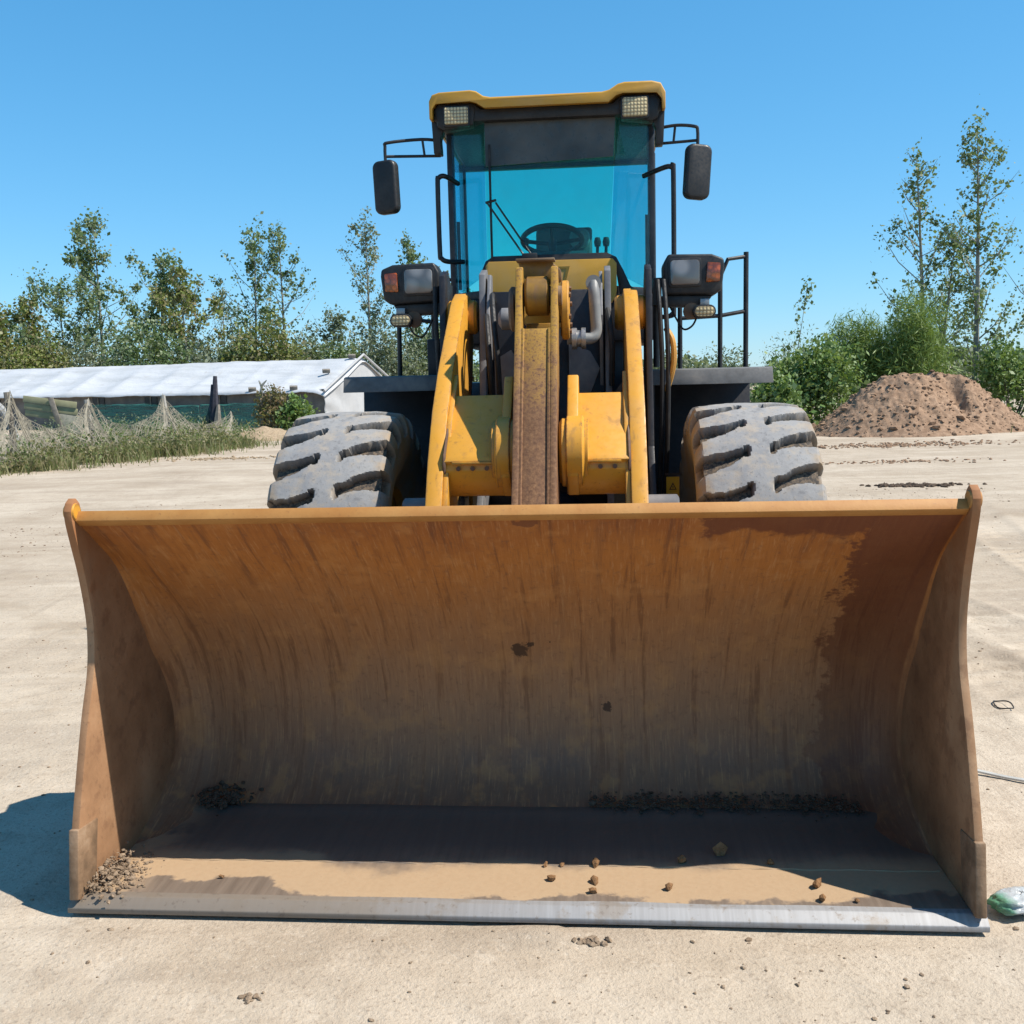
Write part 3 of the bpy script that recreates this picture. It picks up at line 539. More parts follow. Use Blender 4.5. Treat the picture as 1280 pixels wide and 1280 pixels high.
a = MB(); a.box((0, 2.42, 2.085), (0.135, 0.16, 0.085)); a.build('clevis_block', GREASY, tc, 0.008)
for x in (-0.042, 0.022):
    a = MB(); a.lathe([(0, 0), (0.013, 0), (0.013, 0.012), (0, 0.012)], (x, 2.341, 2.085), (0, -1, 0), 6); a.build('bolt', RUSTP, tc)
a = MB(); a.prism([(-0.105, 2.445), (0.062, 2.452), (0.118, 2.40), (0.122, 2.345), (0.075, 2.33), (-0.05, 2.335), (-0.085, 2.375)], 2.36, 2.44, 'y'); a.build('guard_plate', GREASY, tc, 0.006)
a = MB(); a.box((-0.01, 2.335, 2.448), (0.20, 0.12, 0.012)); a.build('guard_cap', RUSTP, tc, 0.003)
# --- hydraulic pipe beside the lever
a = MB(); a.tube(smooth_path([(0.285, 2.64, 2.26), (0.288, 2.61, 2.20), (0.295, 2.60, 2.07), (0.297, 2.60, 2.00), (0.275, 2.585, 1.963), (0.22, 2.57, 1.96), (0.14, 2.56, 1.96)], 5), 0.031, 12)
po = a.build('hydraulic_pipe', PIPE, L)
a = MB(); a.lathe([(0, 0), (0.058, 0), (0.058, 0.025), (0.045, 0.03), (0.045, 0.05), (0.058, 0.052), (0.058, 0.075), (0, 0.075)], (0.165, 2.565, 1.96), (1, 0, 0), 16); a.build('pipe_flange', STEEL, po)
a = MB(); a.lathe([(0, -0.02), (0.042, -0.02), (0.042, 0.03), (0, 0.03)], (0.285, 2.645, 2.258), (0, -1, 0.1), 16); a.build('pipe_elbow', PIPE, po)
a = MB(); a.box((0.13, 2.55, 2.03), (0.05, 0.06, 0.11)); a.build('valve_block', RUBBERH, po, 0.005)
a = MB(); a.lathe([(0, 0), (0.05, 0), (0.06, 0.02), (0.06, 0.07), (0.03, 0.09), (0, 0.09)], (-0.15, 2.62, 2.08), (-1, 0, 0.0), 20); a.build('pin_end', GREYP, L)

# --- front frame
ff = empty('front_frame'); ff.parent = L
for s in (-1, 1):
    for xo, mt in ((0.365, GREYP), (0.60, NAVY)):
        a = MB(); a.prism([(2.98, 2.36), (3.12, 2.40), (3.24, 2.30), (3.30, 1.9), (3.36, 1.2), (3.36, 0.65), (2.3, 0.65), (2.45, 0.95), (2.80, 1.35), (2.92, 1.9)], s * xo - 0.018, s * xo + 0.018, 'x'); a.build('tower_plate', mt, ff, 0.004)
    a = MB(); a.prism([(2.86, 2.10), (3.02, 2.36), (3.10, 2.36), (3.10, 1.75), (2.96, 1.70)], s * 0.325 - 0.010, s * 0.325 + 0.010, 'x'); a.build('ear_plate', GREYP, ff, 0.003)
a = MB(); a.prism([(3.02, 2.26), (3.40, 2.26), (3.46, 0.7), (2.9, 0.7), (2.93, 1.4)], -0.345, 0.345, 'x'); a.build('front_box', NAVY, ff, 0.01)
a = MB(); a.prism([(-0.30, 1.86), (-0.30, 1.62), (-0.18, 1.62), (-0.14, 1.80), (-0.20, 1.92)], 2.93, 2.96, 'y'); a.build('shield_plate', GREYP, ff, 0.004)
a = MB(); a.prism([(0.135, 1.95), (0.135, 1.63), (0.25, 1.63), (0.315, 1.80), (0.26, 1.90)], 2.93, 2.96, 'y'); a.build('shield_plate', GREYP, ff, 0.004)
a = MB(); a.box((0, 2.75, 0.80), (1.5, 0.36, 0.36)); a.build('axle_housing', NAVY, ff, 0.06)
a = MB(); a.lathe([(0, -0.3), (0.26, -0.26), (0.30, -0.1), (0.30, 0.1), (0.26, 0.26), (0, 0.3)], (0, 2.75, 0.80), (0, 1, 0), 24); a.build('differential', NAVY, ff)
a = MB(); a.box((0, 4.2, 0.85), (0.5, 1.9, 0.55)); a.build('articulation_frame', NAVY, ff, 0.03)
for s in (-1, 1):
    c = empty('lift_cylinder'); c.parent = L
    a = MB(); a.lathe([(0, 0), (0.085, 0), (0.085, 0.85), (0.07, 0.86), (0, 0.86)], (s * 0.665, 3.05, 0.90), (0, -1, 0.0), 20); a.build('barrel', YELLOW, c)
    a = MB(); a.tube([(s * 0.665, 2.22, 0.90), (s * 0.665, 1.90, 0.90)], 0.045, 14); a.build('rod', STEEL, c)
    a = MB(); a.lathe([(0, -0.06), (0.085, -0.06), (0.085, 0.06), (0, 0.06)], (s * 0.665, 1.88, 0.90), (1, 0, 0), 20); a.build('rod_eye', YELLOW, c)
    a = MB(); a.lathe([(0, -0.055), (0.06, -0.055), (0.06, 0.09), (0.045, 0.10), (0, 0.10)], (s * 0.60, 2.05, 1.10), (s, 0, 0), 18); a.build('grease_boss', GREYP, c)
# hoses running down beside the right tower
for i, (x, m_) in enumerate(((0.655, RUBBERH), (0.69, RUBBERH), (-0.655, RUBBERH))):
    a = MB(); a.tube(smooth_path([(x, 3.05, 2.30), (x + 0.01, 2.98, 2.1), (x + 0.02, 2.96, 1.8), (x + 0.015, 2.98, 1.4), (x, 3.05, 1.0)], 5), 0.014, 8); a.build('hose', m_, L)
a = MB(); a.tube(smooth_path([(0.70, 3.0, 2.02), (0.735, 2.97, 1.95), (0.742, 2.96, 1.84), (0.725, 2.97, 1.74), (0.70, 3.0, 1.66)], 5), 0.017, 8); a.build('yellow_hose', YELLOW, L)

for i, pts in enumerate(([(-0.30, 3.0, 2.20), (-0.29, 2.80, 2.22), (-0.27, 2.66, 2.05), (-0.25, 2.62, 1.85), (-0.25, 2.7, 1.6)], [(-0.335, 3.0, 2.12), (-0.33, 2.84, 2.10), (-0.31, 2.72, 1.95), (-0.30, 2.70, 1.78), (-0.30, 2.8, 1.55)], [(0.36, 2.98, 2.15), (0.375, 2.86, 2.05), (0.385, 2.80, 1.9), (0.38, 2.84, 1.7)])):
    a = MB(); a.tube(smooth_path(pts, 5), 0.016, 8); a.build('hose', RUBBERH, L)
for s in (-1, 1):
    a = MB(); a.tube([(s * 0.450, y - 0.004, z + 0.004) for (y, z) in [(2.20, 1.672), (2.03, 1.528), (1.86, 1.385), (1.842, 1.34), (1.86, 1.25), (1.92, 1.19)]], 0.008, 6); a.build('weld_bead', RUSTP, L)
    for k in range(3):
        a = MB(); a.lathe([(0, 0), (0.012, 0), (0.012, 0.010), (0, 0.010)], (s * (0.24 + 0.07 * k), 1.842, 1.325), (0, -1, 0.0), 6); a.build('bolt', RUSTP, L)
# --- wheels: block tread with slanted half-width grooves
def make_tyre():
    Ro, Wd, rim_r = 0.80, 0.62, 0.36; nth = 960; lugs = 22
    xs = np.concatenate([np.linspace(-1, 1, 69)])
    prof = []
    for u in xs: prof.append((u * 0.285, Ro - 0.020 * abs(u) ** 3, 1.0, u))
    side = []
    for k, (x, r, g) in enumerate([(0.298, 0.766, 1.0), (0.314, 0.732, 0.9), (0.322, 0.70, 0.6), (0.322, 0.66, 0.15), (0.318, 0.60, 0), (0.305, 0.53, 0), (0.285, 0.46, 0), (0.255, 0.40, 0), (0.235, rim_r, 0)]): side.append((x, r, g))
    full = [(-x, r, g, -1 - 0.06 * (i + 1)) for i, (x, r, g) in enumerate(side)][::-1] + prof + [(x, r, g, 1 + 0.06 * (i + 1)) for i, (x, r, g) in enumerate(side)]
    X = np.array([p[0] for p in full]); RR = np.array([p[1] for p in full]); G = np.array([p[2] for p in full]); U = np.array([p[3] for p in full])
    th = np.arange(nth) / nth * 2 * pi; TH, UU = np.meshgrid(th, U, indexing='ij')
    pitch = 2 * pi / lugs
    jag = 0.012 * fbm(TH * 40, UU * 9, 3, 13) + 0.012 * fbm(TH * 9, UU * 3, 2, 43)
    def groove(side):
        a = UU * side                                     # 0 centre .. 1 shoulder on this side
        line = -0.52 * pitch * np.clip(a, 0.15, 1.05) * side - 0.10 * pitch * np.sin(np.clip(a, 0, 1) * pi) * side + (0.5 * pitch if side > 0 else 0.0) * 0.6
        ph = (TH - line + jag) / pitch; dlt = np.abs(ph - np.round(ph)) * pitch
        wid = 0.027 + 0.052 * np.clip((a - 0.15) / 0.9, 0, 1.1)
        hook = np.where(np.abs(a - 0.24) < 0.05, 0.016, 0)
        m = np.clip((wid + hook - dlt) / 0.007, 0, 1) * np.clip((a - 0.17) / 0.03, 0, 1)
        return m
    m = np.maximum(groove(1), groove(-1)) * G[None, :]
    rad = RR[None, :] - 0.058 * m + 0.003 * fbm(TH * 12, UU * 4, 3, 3) * (G[None, :] > 0.5)
    Xf = X[None, :] - np.sign(X)[None, :] * 0.03 * m * (np.abs(UU) > 1.0)
    V = np.stack([Xf + 0 * TH, rad * np.cos(TH), rad * np.sin(TH)], -1)
    # contact flat
    V[..., 2] = np.maximum(V[..., 2], -0.785)
    n = len(full); idx = np.arange(nth * n).reshape(nth, n); nx = np.roll(idx, -1, 0)
    q = np.stack([idx[:, :-1], idx[:, 1:], nx[:, 1:], nx[:, :-1]], -1).reshape(-1, 4)
    me_o = np_mesh('tyre', V.reshape(-1, 3), q[:, ::-1], None, RUBBER, smooth=True); me_o.data.set_sharp_from_angle(angle=R(33))
    at = me_o.data.attributes.new('groove', 'FLOAT', 'POINT'); at.data.foreach_set('value', m.ravel().astype(np.float32))
    at = me_o.data.attributes.new('shoulder', 'FLOAT', 'POINT'); at.data.foreach_set('value', np.clip((np.abs(UU) - 0.82) / 0.25, 0, 1).ravel().astype(np.float32))
    return me_o
tyre0 = make_tyre()
rim = MB(); rim.lathe([(0.0, -0.02), (0.16, -0.02), (0.20, 0.02), (0.30, 0.02), (0.345, 0.17), (0.385, 0.20), (0.385, 0.235), (0.36, 0.235), (0.355, -0.235), (0.385, -0.235), (0.38, -0.2), (0.34, -0.17), (0.28, -0.12), (0.0, -0.12)], (0, 0, 0), (1, 0, 0), 40)
rim0 = rim.build('rim', RIM, None)
first = True
for (x, y) in ((-1.122, 2.75), (1.122, 2.75), (-1.122, 6.05), (1.122, 6.05)):
    wv = empty('wheel', (x, y, 0.785)); wv.parent = L; wv.rotation_euler = (R(4.0 if x > 0 else 1.5), 0, 0) ; wv.rotation_euler = (0, 0, 0)
    t = tyre0 if first else tyre0.copy(); r_ = rim0 if first else rim0.copy()
    if not first: COL.objects.link(t); COL.objects.link(r_)
    t.parent = wv; r_.parent = wv; r_.rotation_euler = (0, 0, 0 if x > 0 else pi); first = False

# --- fenders
for s in (-1, 1):
    f = empty('front_fender'); f.parent = L
    a = MB(); a.prism([(s * 0.63, 0), (s * 1.345, 0), (s * 1.345, 1), (s * 0.63, 1)], 0, 1, 'z')
    a = MB(); a.prism([(3.17, 1.690), (3.20, 1.780), (3.24, 1.7865), (3.85, 1.7865), (3.95, 1.72), (3.93, 1.705), (3.84, 1.768), (3.25, 1.768), (3.215, 1.765), (3.188, 1.69)], s * 0.63, s * (1.345 if s > 0 else 1.27), 'x'); a.build('fender_top', FENDER, f, 0.003)
    a = MB(); a.prism([(3.905, 1.71), (3.93, 1.705), (3.78, 0.55), (3.75, 0.55)], s * 0.62, s * 1.31, 'x'); a.build('splash_panel', NAVY, f, 0.004)
    a = MB(); a.prism([(3.22, 1.76), (3.90, 1.76), (3.80, 1.0), (3.35, 0.9)], s * 0.625, s * 0.645, 'x'); a.build('inner_panel', NAVY, f, 0.003)
# warning decal plate by the right tower
WARN = Mat('warning_yellow'); WARN = WARN.out(WARN.pbr((0.75, 0.48, 0.02), 0.5))
DK = Mat('decal_black'); DK = DK.out(DK.pbr((0.02, 0.02, 0.02), 0.5))
wp = MB(); wp.box((0.73, 2.92, 1.10), (0.075, 0.006, 0.12)); wo_ = wp.build('warning_decal', WARN, L)
a = MB(); a.prism([(0.708, 1.085), (0.752, 1.085), (0.73, 1.128)], 2.9135, 2.9165, 'y'); a.build('triangle', DK, wo_)
a = MB(); a.prism([(0.716, 1.0895), (0.744, 1.0895), (0.73, 1.117)], 2.9115, 2.913, 'y'); a.build('triangle_field', WARN, wo_)
a = MB(); a.box((0.73, 2.911, 1.101), (0.0045, 0.001, 0.014)); a.build('exclamation_mark', DK, wo_)
a = MB(); a.box((0.735, 2.93, 1.175), (0.10, 0.012, 0.012)); a.build('decal_bracket', BLACK, L)

# --- headlamps on brackets
for s in (-1, 1):
    h = empty('headlight', (0.05 if s < 0 else 0, 0, 0)); h.parent = L; yw = R(-5 if s > 0 else -2)
    def sx(a, b, s=s): return (s * a, s * b)
    a = MB(); pts = [(s * 0.700, 2.225), (s * 0.695, 2.40), (s * 0.725, 2.458), (s * 0.98, 2.452), (s * 1.050, 2.425), (s * 1.055, 2.385), (s * 1.040, 2.245), (s * 1.00, 2.215)]
    a.prism(pts, 3.16, 3.36, 'y'); ho = a.build('housing', PLASTIC, h, 0.014, 3)
    a = MB(); a.prism([(s * 0.69, 2.224), (s * 0.99, 2.214), (s * 0.95, 2.165), (s * 0.90, 2.152), (s * 0.67, 2.158)], 3.19, 3.34, 'y'); a.build('lower_shelf', PLASTIC, h, 0.010)
    a = MB(); a.prism(rrect(s * 0.822, 2.348, 0.196, 0.168, 0.022), 3.150, 3.20, 'y'); a.build('bezel', BLACK, h, 0.004)
    a = MB(); a.prism(rrect(s * 0.822, 2.348, 0.172, 0.144, 0.022), 3.142, 3.18, 'y'); a.build('lamp_lens', LENS, h, 0.006)
    a = MB(); a.prism([(s * 0.945, 2.288), (s * 0.953, 2.404), (s * 1.03, 2.398), (s * 1.026, 2.292)], 3.146, 3.20, 'y'); a.build('indicator_lens', AMBER, h, 0.006)
    a = MB(); a.tube([(s * 0.66, 3.30, 2.20), (s * 0.66, 3.30, 1.80)], 0.02, 10); a.box((s * 0.665, 3.28, 2.25), (0.05, 0.10, 0.16)); a.build('bracket', BLACK, h, 0.0)
    # oval led lamp hung under the housing
    l = empty('work_light', (0.05 if s < 0 else 0, 0, 0)); l.parent = L
    a = MB(); a.prism(rrect(s * 0.935, 2.118, 0.135, 0.078, 0.038, 7), 3.13, 3.19, 'y'); a.build('lamp_body', BLACK, l, 0.006)
    a = MB(); a.prism(rrect(s * 0.935, 2.118, 0.115, 0.058, 0.028, 7), 3.124, 3.15, 'y'); a.build('lamp_lens', LED, l, 0.003)
    a = MB(); a.box((s * 0.94, 3.18, 2.172), (0.055, 0.03, 0.045)); a.build('lamp_bracket', STEEL, l, 0.004)
    a = MB(); a.lathe([(0, 0), (0.045, 0), (0.05, 0.02), (0.05, 0.05), (0, 0.06)], (s * 0.865, 3.24, 2.125), (0, -1, 0), 16); a.build('horn', RUSTP, l)
    a = MB(); a.tube(smooth_path([(s * 0.90, 3.2, 2.10), (s * 0.87, 3.2, 2.04), (s * 0.82, 3.22, 2.02), (s * 0.78, 3.24, 2.08), (s * 0.74, 3.25, 2.16)], 5), 0.006, 6); a.build('cable', RUBBERH, l)
# --- lower bracket box seen beside the left tower
a = MB(); a.box((-0.80, 3.9, 1.88), (0.10, 0.10, 0.30)); a.build('filter_box', NAVY, L, 0.012)

# --- cab
cab = empty('cab'); cab.parent = L; cab['label'] = 'teal glazed cab with yellow roof'
zt = 3.42
a = MB(); a.box((0, 4.52, 2.13), (1.36, 1.44, 0.30)); a.box((0, 4.5, 1.75), (1.0, 1.3, 0.5)); a.build('cab_base', NAVY, cab, 0.02)
a = MB(); a.prism([(-0.42, 3.752), (0.42, 3.752), (0.66, 4.00), (0.72, 5.15), (-0.72, 5.15), (-0.66, 4.00)], 2.255, 2.30, 'z'); a.build('floor', INTER, cab, 0.004)
# cowl panel below the windscreen
cp = [(-0.415, 2.26)] + [(-0.33 + 0.085 * cos(R(t)), 2.29 + 0.085 * sin(R(t))) for t in (180, 202, 225, 247, 270)] + [(0.33 + 0.10 * cos(R(t)), 2.30 + 0.10 * sin(R(t))) for t in (270, 292, 315, 337, 360)] + [(0.43, 2.47), (0.405, 2.500), (-0.395, 2.505), (-0.415, 2.48)]
a = MB(); a.prism(cp, 3.665, 3.76, 'y'); a.build('cowl', YELLOW_C, cab, 0.016, 3)
a = MB(); a.prism([(0.04, 2.46), (0.13, 2.46), (0.09, 2.31), (0.075, 2.31), (0.108, 2.445), (0.04, 2.445)], 3.660, 3.667, 'y'); a.build('panel_mark', m_plain('faded_yellow', (0.46, 0.26, 0.03), 0.5), cab)
a = MB(); a.prism([(-0.46, 2.30), (-0.455, 2.44), (-0.42, 2.515), (-0.37, 2.545), (0.37, 2.545), (0.43, 2.515), (0.475, 2.43), (0.52, 2.33), (0.56, 2.30), (0.45, 2.28), (0.42, 2.49), (-0.41, 2.495), (-0.43, 2.30)], 3.72, 3.765, 'y'); a.build('windscreen_surround', PLASTIC, cab, 0.003)
for s in (-1, 1):
    a = MB(); a.prism([(s * 0.425, 3.757), (s * 0.66, 4.0), (s * 0.66, 4.03), (s * 0.425, 3.79)], 2.27, 2.335, 'z'); a.build('pane_sill', PLASTIC, cab, 0.003)
# panes
def pane(pts, name, mat, th=0.006):
    A, B, C, D = [Vector(p) for p in pts]; n = (B - A).cross(D - A).normalized() * th
    m = MB(); m.add([A, B, C, D, A + n, B + n, C + n, D + n], [(3, 2, 1, 0), (4, 5, 6, 7), (0, 1, 5, 4), (1, 2, 6, 5), (2, 3, 7, 6), (3, 0, 4, 7)]); return m.build(name, mat, cab, smooth=False)
pane([(-0.41, 3.75, 2.50), (0.385, 3.75, 2.50), (0.44, 3.75, zt), (-0.41, 3.75, zt)], 'windscreen', GLASS)
pane([(-0.405, 3.738, 3.115), (0.418, 3.738, 3.145), (0.436, 3.738, 3.415), (-0.405, 3.738, 3.415)], 'sun_band', m_plain('dusty_sun_band', (0.06, 0.068, 0.068), 0.35, var=0.4, sc=2.2, dust=0.15), 0.008)
pane([(0.388, 3.752, 2.44), (0.655, 4.0, 2.32), (0.655, 4.0, zt), (0.443, 3.752, zt)], 'corner_pane', GLASS3)
pane([(-0.655, 4.0, 2.32), (-0.413, 3.752, 2.44), (-0.413, 3.752, zt), (-0.655, 4.0, zt)], 'corner_pane', GLASS3)
pane([(-0.71, 5.14, 2.40), (0.71, 5.14, 2.40), (0.71, 5.14, 3.36), (-0.71, 5.14, 3.36)], 'rear_pane', GLASS)
for s in (-1, 1):
    pane([(s * 0.668, 4.06, 2.38), (s * 0.725, 5.10, 2.38), (s * 0.725, 5.10, 3.36), (s * 0.668, 4.06, 3.36)], 'door_pane', GLASS2)
    a = MB(); a.box((s * 0.672, 4.03, 2.87), (0.045, 0.06, 1.14)); a.build('door_pillar', m_plain('pillar_paint', (0.035, 0.045, 0.06), 0.4) if s < 0 else bpy.data.materials['pillar_paint'], cab, 0.006)
    a = MB(); a.box((s * 0.735, 5.13, 2.87), (0.05, 0.06, 1.14)); a.build('rear_pillar', PLASTIC, cab, 0.01)
    a = MB(); a.box((s * 0.645, 4.12, 2.60), (0.02, 0.03, 0.46)); a.build('door_seal', RUBBERH, cab)
a = MB(); a.box((0, 5.13, 3.383), (1.44, 0.06, 0.05)); a.build('rear_crossbar', PLASTIC, cab, 0.008)
a = MB(); a.box((0, 5.13, 2.36), (1.44, 0.06, 0.10)); a.build('rear_crossbar', PLASTIC, cab, 0.008)
a = MB(); a.prism([(-0.42, 3.77), (0.44, 3.77), (0.655, 4.01), (0.715, 5.14), (-0.715, 5.14), (-0.655, 4.01)], 3.405, 3.43, 'z'); a.build('headliner', INTER, cab)
# roof: raised ends, dropped middle
rp = [(-0.745, 3.40), (-0.745, 3.515), (-0.725, 3.550), (-0.68, 3.562), (-0.48, 3.562), (-0.44, 3.553), (-0.395, 3.522), (-0.35, 3.512), (0.35, 3.512), (0.395, 3.522), (0.45, 3.556), (0.49, 3.566), (0.66, 3.570), (0.715, 3.558), (0.745, 3.505), (0.745, 3.40),
      (0.725, 3.40), (0.722, 3.47), (0.69, 3.506), (0.48, 3.506), (0.44, 3.494), (0.39, 3.456), (-0.39, 3.456), (-0.44, 3.488), (-0.48, 3.500), (-0.70, 3.500), (-0.724, 3.47), (-0.725, 3.40)]
def roof():
    # cross-section swept back; front edge bows forward slightly and rounds down
    ys = [3.575, 3.58, 3.60, 3.68, 4.2, 5.0, 5.30, 5.36]; dz = [-0.012, -0.004, 0, 0, 0.012, 0.01, -0.01, -0.05]; n = len(rp); m = MB(); V = []; F = []
    for y, d in zip(ys, dz):
        for (x, z) in rp: V.append((x, y + 0.05 * (x / 0.745) ** 2 * (1 if y < 3.7 else 0), z + (d if z > 3.45 else 0)))
    for i in range(len(ys) - 1):
        for k in range(n): F.append((i * n + k, i * n + (k + 1) % n, (i + 1) * n + (k + 1) % n, (i + 1) * n + k))
    F.append(tuple(range(n - 1, -1, -1))); F.append(tuple((len(ys) - 1) * n + k for k in range(n)))
    m.add(V, F); return m.build('roof', YELLOW_C, cab, 0.004, ang=50)
ro = roof()
a = MB(); a.prism([(-0.72, 3.40), (-0.715, 3.47), (-0.69, 3.494), (-0.47, 3.494), (-0.42, 3.455), (0.42, 3.455), (0.47, 3.50), (0.69, 3.50), (0.715, 3.47), (0.72, 3.40), (0.70, 3.385), (-0.70, 3.385)], 3.665, 5.2, 'y'); a.build('roof_soffit', PLASTIC, ro, 0.004)
for s in (-1, 1):
    a = MB(); a.prism([(s * 0.47, 3.36), (s * 0.455, 3.455), (s * 0.48, 3.495), (s * 0.69, 3.495), (s * 0.715, 3.46), (s * 0.70, 3.36), (s * 0.665, 3.335)], 3.655, 3.76, 'y'); a.build('lamp_housing', PLASTIC, ro, 0.008)
    a = MB(); a.prism([(s * 0.685, 3.50), (s * 0.735, 3.49), (s * 0.745, 3.42), (s * 0.735, 3.20), (s * 0.685, 3.20), (s * 0.69, 3.30), (s * 0.66, 3.36)], 3.70, 3.80, 'y'); a.build('corner_trim', PLASTIC, ro, 0.008)
    l = empty('roof_light'); l.parent = cab
    xc, zc, w_, h_ = (0.555, 3.415, 0.155, 0.115) if s > 0 else (-0.572, 3.412, 0.150, 0.105)
    a = MB(); a.prism(rrect(xc, zc, w_ + 0.02, h_ + 0.02, 0.014), 3.625, 3.66, 'y'); a.build('lamp_body', BLACK, l, 0.003)
    a = MB(); a.prism(rrect(xc, zc, w_, h_, 0.012), 3.612, 3.64, 'y'); a.build('lamp_lens', LED, l, 0.004)
# interior
a = MB(); a.prism([(3.80, 2.30), (3.80, 2.50), (3.86, 2.56), (4.02, 2.60), (4.10, 2.55), (4.06, 2.30)], -0.16, 0.24, 'x'); a.build('dashboard', INTER, cab, 0.02)
sw = empty('steering_wheel'); sw.parent = cab; c0 = Vector((0.0, 4.16, 2.69)); ax = Vector((0, 0.35, 0.94)).normalized(); u_ = Vector((1, 0, 0)); v_ = ax.cross(u_)
a = MB(); a.tube([c0 + (u_ * cos(t) + v_ * sin(t)) * 0.205 for t in np.linspace(0, 2 * pi, 41)], 0.019, 10, cap=False); a.build('wheel_rim', PLASTIC, sw)
a = MB(); [a.tube([c0 - ax * 0.03, c0 + (u_ * cos(t) + v_ * sin(t)) * 0.20], 0.014, 8) for t in (R(0), R(180), R(270))]; a.tube([c0 + ax * 0.0, c0 - ax * 0.42], 0.03, 12); a.build('column', PLASTIC, sw)
a = MB(); a.lathe([(0, 0), (0.02, 0), (0.026, 0.02), (0.024, 0.045), (0, 0.055)], c0 + u_ * -0.19 + v_ * 0.06, ax, 14); a.build('spinner_knob', PLASTIC, sw)
se = empty('seat'); se.parent = cab
a = MB(); a.box((0.06, 4.52, 2.44), (0.46, 0.48, 0.14)); a.build('cushion', SEAT, se, 0.05, 4)
a = MB(); a.prism([(4.70, 2.46), (4.79, 2.84), (4.85, 2.87), (4.89, 2.84), (4.84, 2.42)], -0.15, 0.27, 'x'); a.build('backrest', SEAT, se, 0.03, 3)
a = MB(); a.box((0.06, 4.55, 2.33), (0.34, 0.36, 0.12)); a.build('seat_base', INTER, se, 0.02)
a = MB(); a.prism(rrect(0.18, 2.76, 0.15, 0.14, 0.06, 7), 4.62, 4.70, 'y'); a.build('headrest', m_plain('grey_cover', (0.30, 0.32, 0.31), 0.8), se, 0.03, 3)
for k, x in enumerate((0.30, 0.36)):
    a = MB(); a.tube([(x, 4.30, 2.32), (x + 0.01, 4.27, 2.66)], 0.011, 8); a.lathe([(0, 0), (0.02, 0), (0.026, 0.03), (0.018, 0.06), (0, 0.065)], (x + 0.01, 4.27, 2.65), (0, 0, 1), 12); a.build('control_lever', PLASTIC, cab)
# wiper
wi = empty('wiper'); wi.parent = cab
for dx in (0.0, 0.05):
    a = MB(); a.tube([(-0.165 + dx * 1.0, 3.70, 2.54), (-0.40 + dx * 1.1, 3.715, 2.885)], 0.0065, 6); a.build('arm', PLASTIC, wi)
a = MB(); a.tube([(-0.41, 3.715, 2.885), (-0.34, 3.715, 2.90)], 0.008, 6); a.build('arm_link', PLASTIC, wi)
a = MB(); a.box((-0.378, 3.728, 2.86), (0.014, 0.018, 0.78)); a.build('blade', RUBBERH, wi, 0.002)
a = MB(); a.box((-0.13, 3.71, 2.53), (0.10, 0.05, 0.05)); a.build('wiper_motor_cover', PLASTIC, wi, 0.008)
# mirrors on tube brackets
for s in (-1, 1):
    mi = empty('mirror'); mi.parent = cab
    xo = -1.045 if s < 0 else 0.945; zt_ = 3.285 if s < 0 else 3.30
    tb = [(s * 0.70, 3.76, zt_ + 0.01), (s * 0.82, 3.72, zt_ + 0.015), (xo - s * 0.02, 3.66, zt_ - 0.01), (xo, 3.66, zt_ - 0.035), (xo, 3.66, zt_ - 0.14)]
    a = MB(); a.tube(smooth_path(tb, 4), 0.0105, 8); a.tube([(s * 0.70, 3.76, zt_ - 0.085), (xo, 3.66, zt_ - 0.095)], 0.0095, 8); a.tube([(s * 0.81, 3.72, zt_ + 0.01), (s * 0.80, 3.725, zt_ - 0.085)], 0.008, 8); a.build('mirror_bracket', BLACK, mi)
    w_, h_ = 0.165, 0.335
    m_ = MB(); m_.prism(rrect(0, 0, w_, h_, 0.045, 6), -0.035, 0.035, 'y'); mo = m_.build('mirror_shell', PLASTIC, mi, 0.018, 3)
    mo.location = (xo - s * 0.005, 3.64, zt_ - 0.14 - h_ / 2 + 0.015); mo.rotation_euler = (0, R(-2 if s < 0 else 4), R(18 * s))
    g = MB(); g.prism(rrect(0, 0, w_ - 0.03, h_ - 0.03, 0.035, 6), 0.034, 0.038, 'y'); go = g.build('mirror_glass', MIRRORG, mi); go.location = mo.location; go.rotation_euler = mo.rotation_euler
    # curved grab rail beside the door
    r0 = -0.735 if s < 0 else 0.805
    zl = 2.535 if s < 0 else 2.13
    a = MB(); a.tube(smooth_path([(s * 0.62, 3.98, 3.06), (r0 - s * 0.05, 3.84, 3.085), (r0 - s * 0.01, 3.82, 3.075), (r0, 3.82, 3.03), (r0 + 0.0, 3.82, zl + 0.07), (r0 - s * 0.01, 3.82, zl + 0.02), (r0 - s * 0.05, 3.84, zl), (s * 0.60, 3.98, zl + 0.01)], 4), 0.0165, 10); a.build('grab_rail', BLACK, cab)

# --- platforms, handrails, rear body
for s in (-1, 1):
    pf_ = empty('side_platform'); pf_.parent = L
    a = MB(); a.box((s * 1.02, 4.45, 1.755), (0.72, 0.85, 0.035)); a.build('tread_plate', NAVY, pf_, 0.004)
    for k in range(3):
        a = MB(); a.box((s * 1.22, 4.4, 1.42 - 0.36 * k), (0.28, 0.40, 0.03)); a.build('step', NAVY, pf_, 0.004)
    for yy in (4.2, 4.6):
        a = MB(); a.box((s * 1.08, yy, 1.20), (0.02, 0.05, 1.10)); a.build('step_hanger', NAVY, pf_)
hr = empty('handrail'); hr.parent = L
for x, z1 in ((0.873, 2.28), (1.148, 2.43)):
    a = MB(); a.tube([(x, 4.2, 1.77), (x, 4.2, z1)], 0.017, 10); a.build('post', BLACK, hr)
a = MB(); a.tube([(1.33, 4.25, 1.77), (1.33, 4.25, 2.575)], 0.018, 10); a.build('post', BLACK, hr)
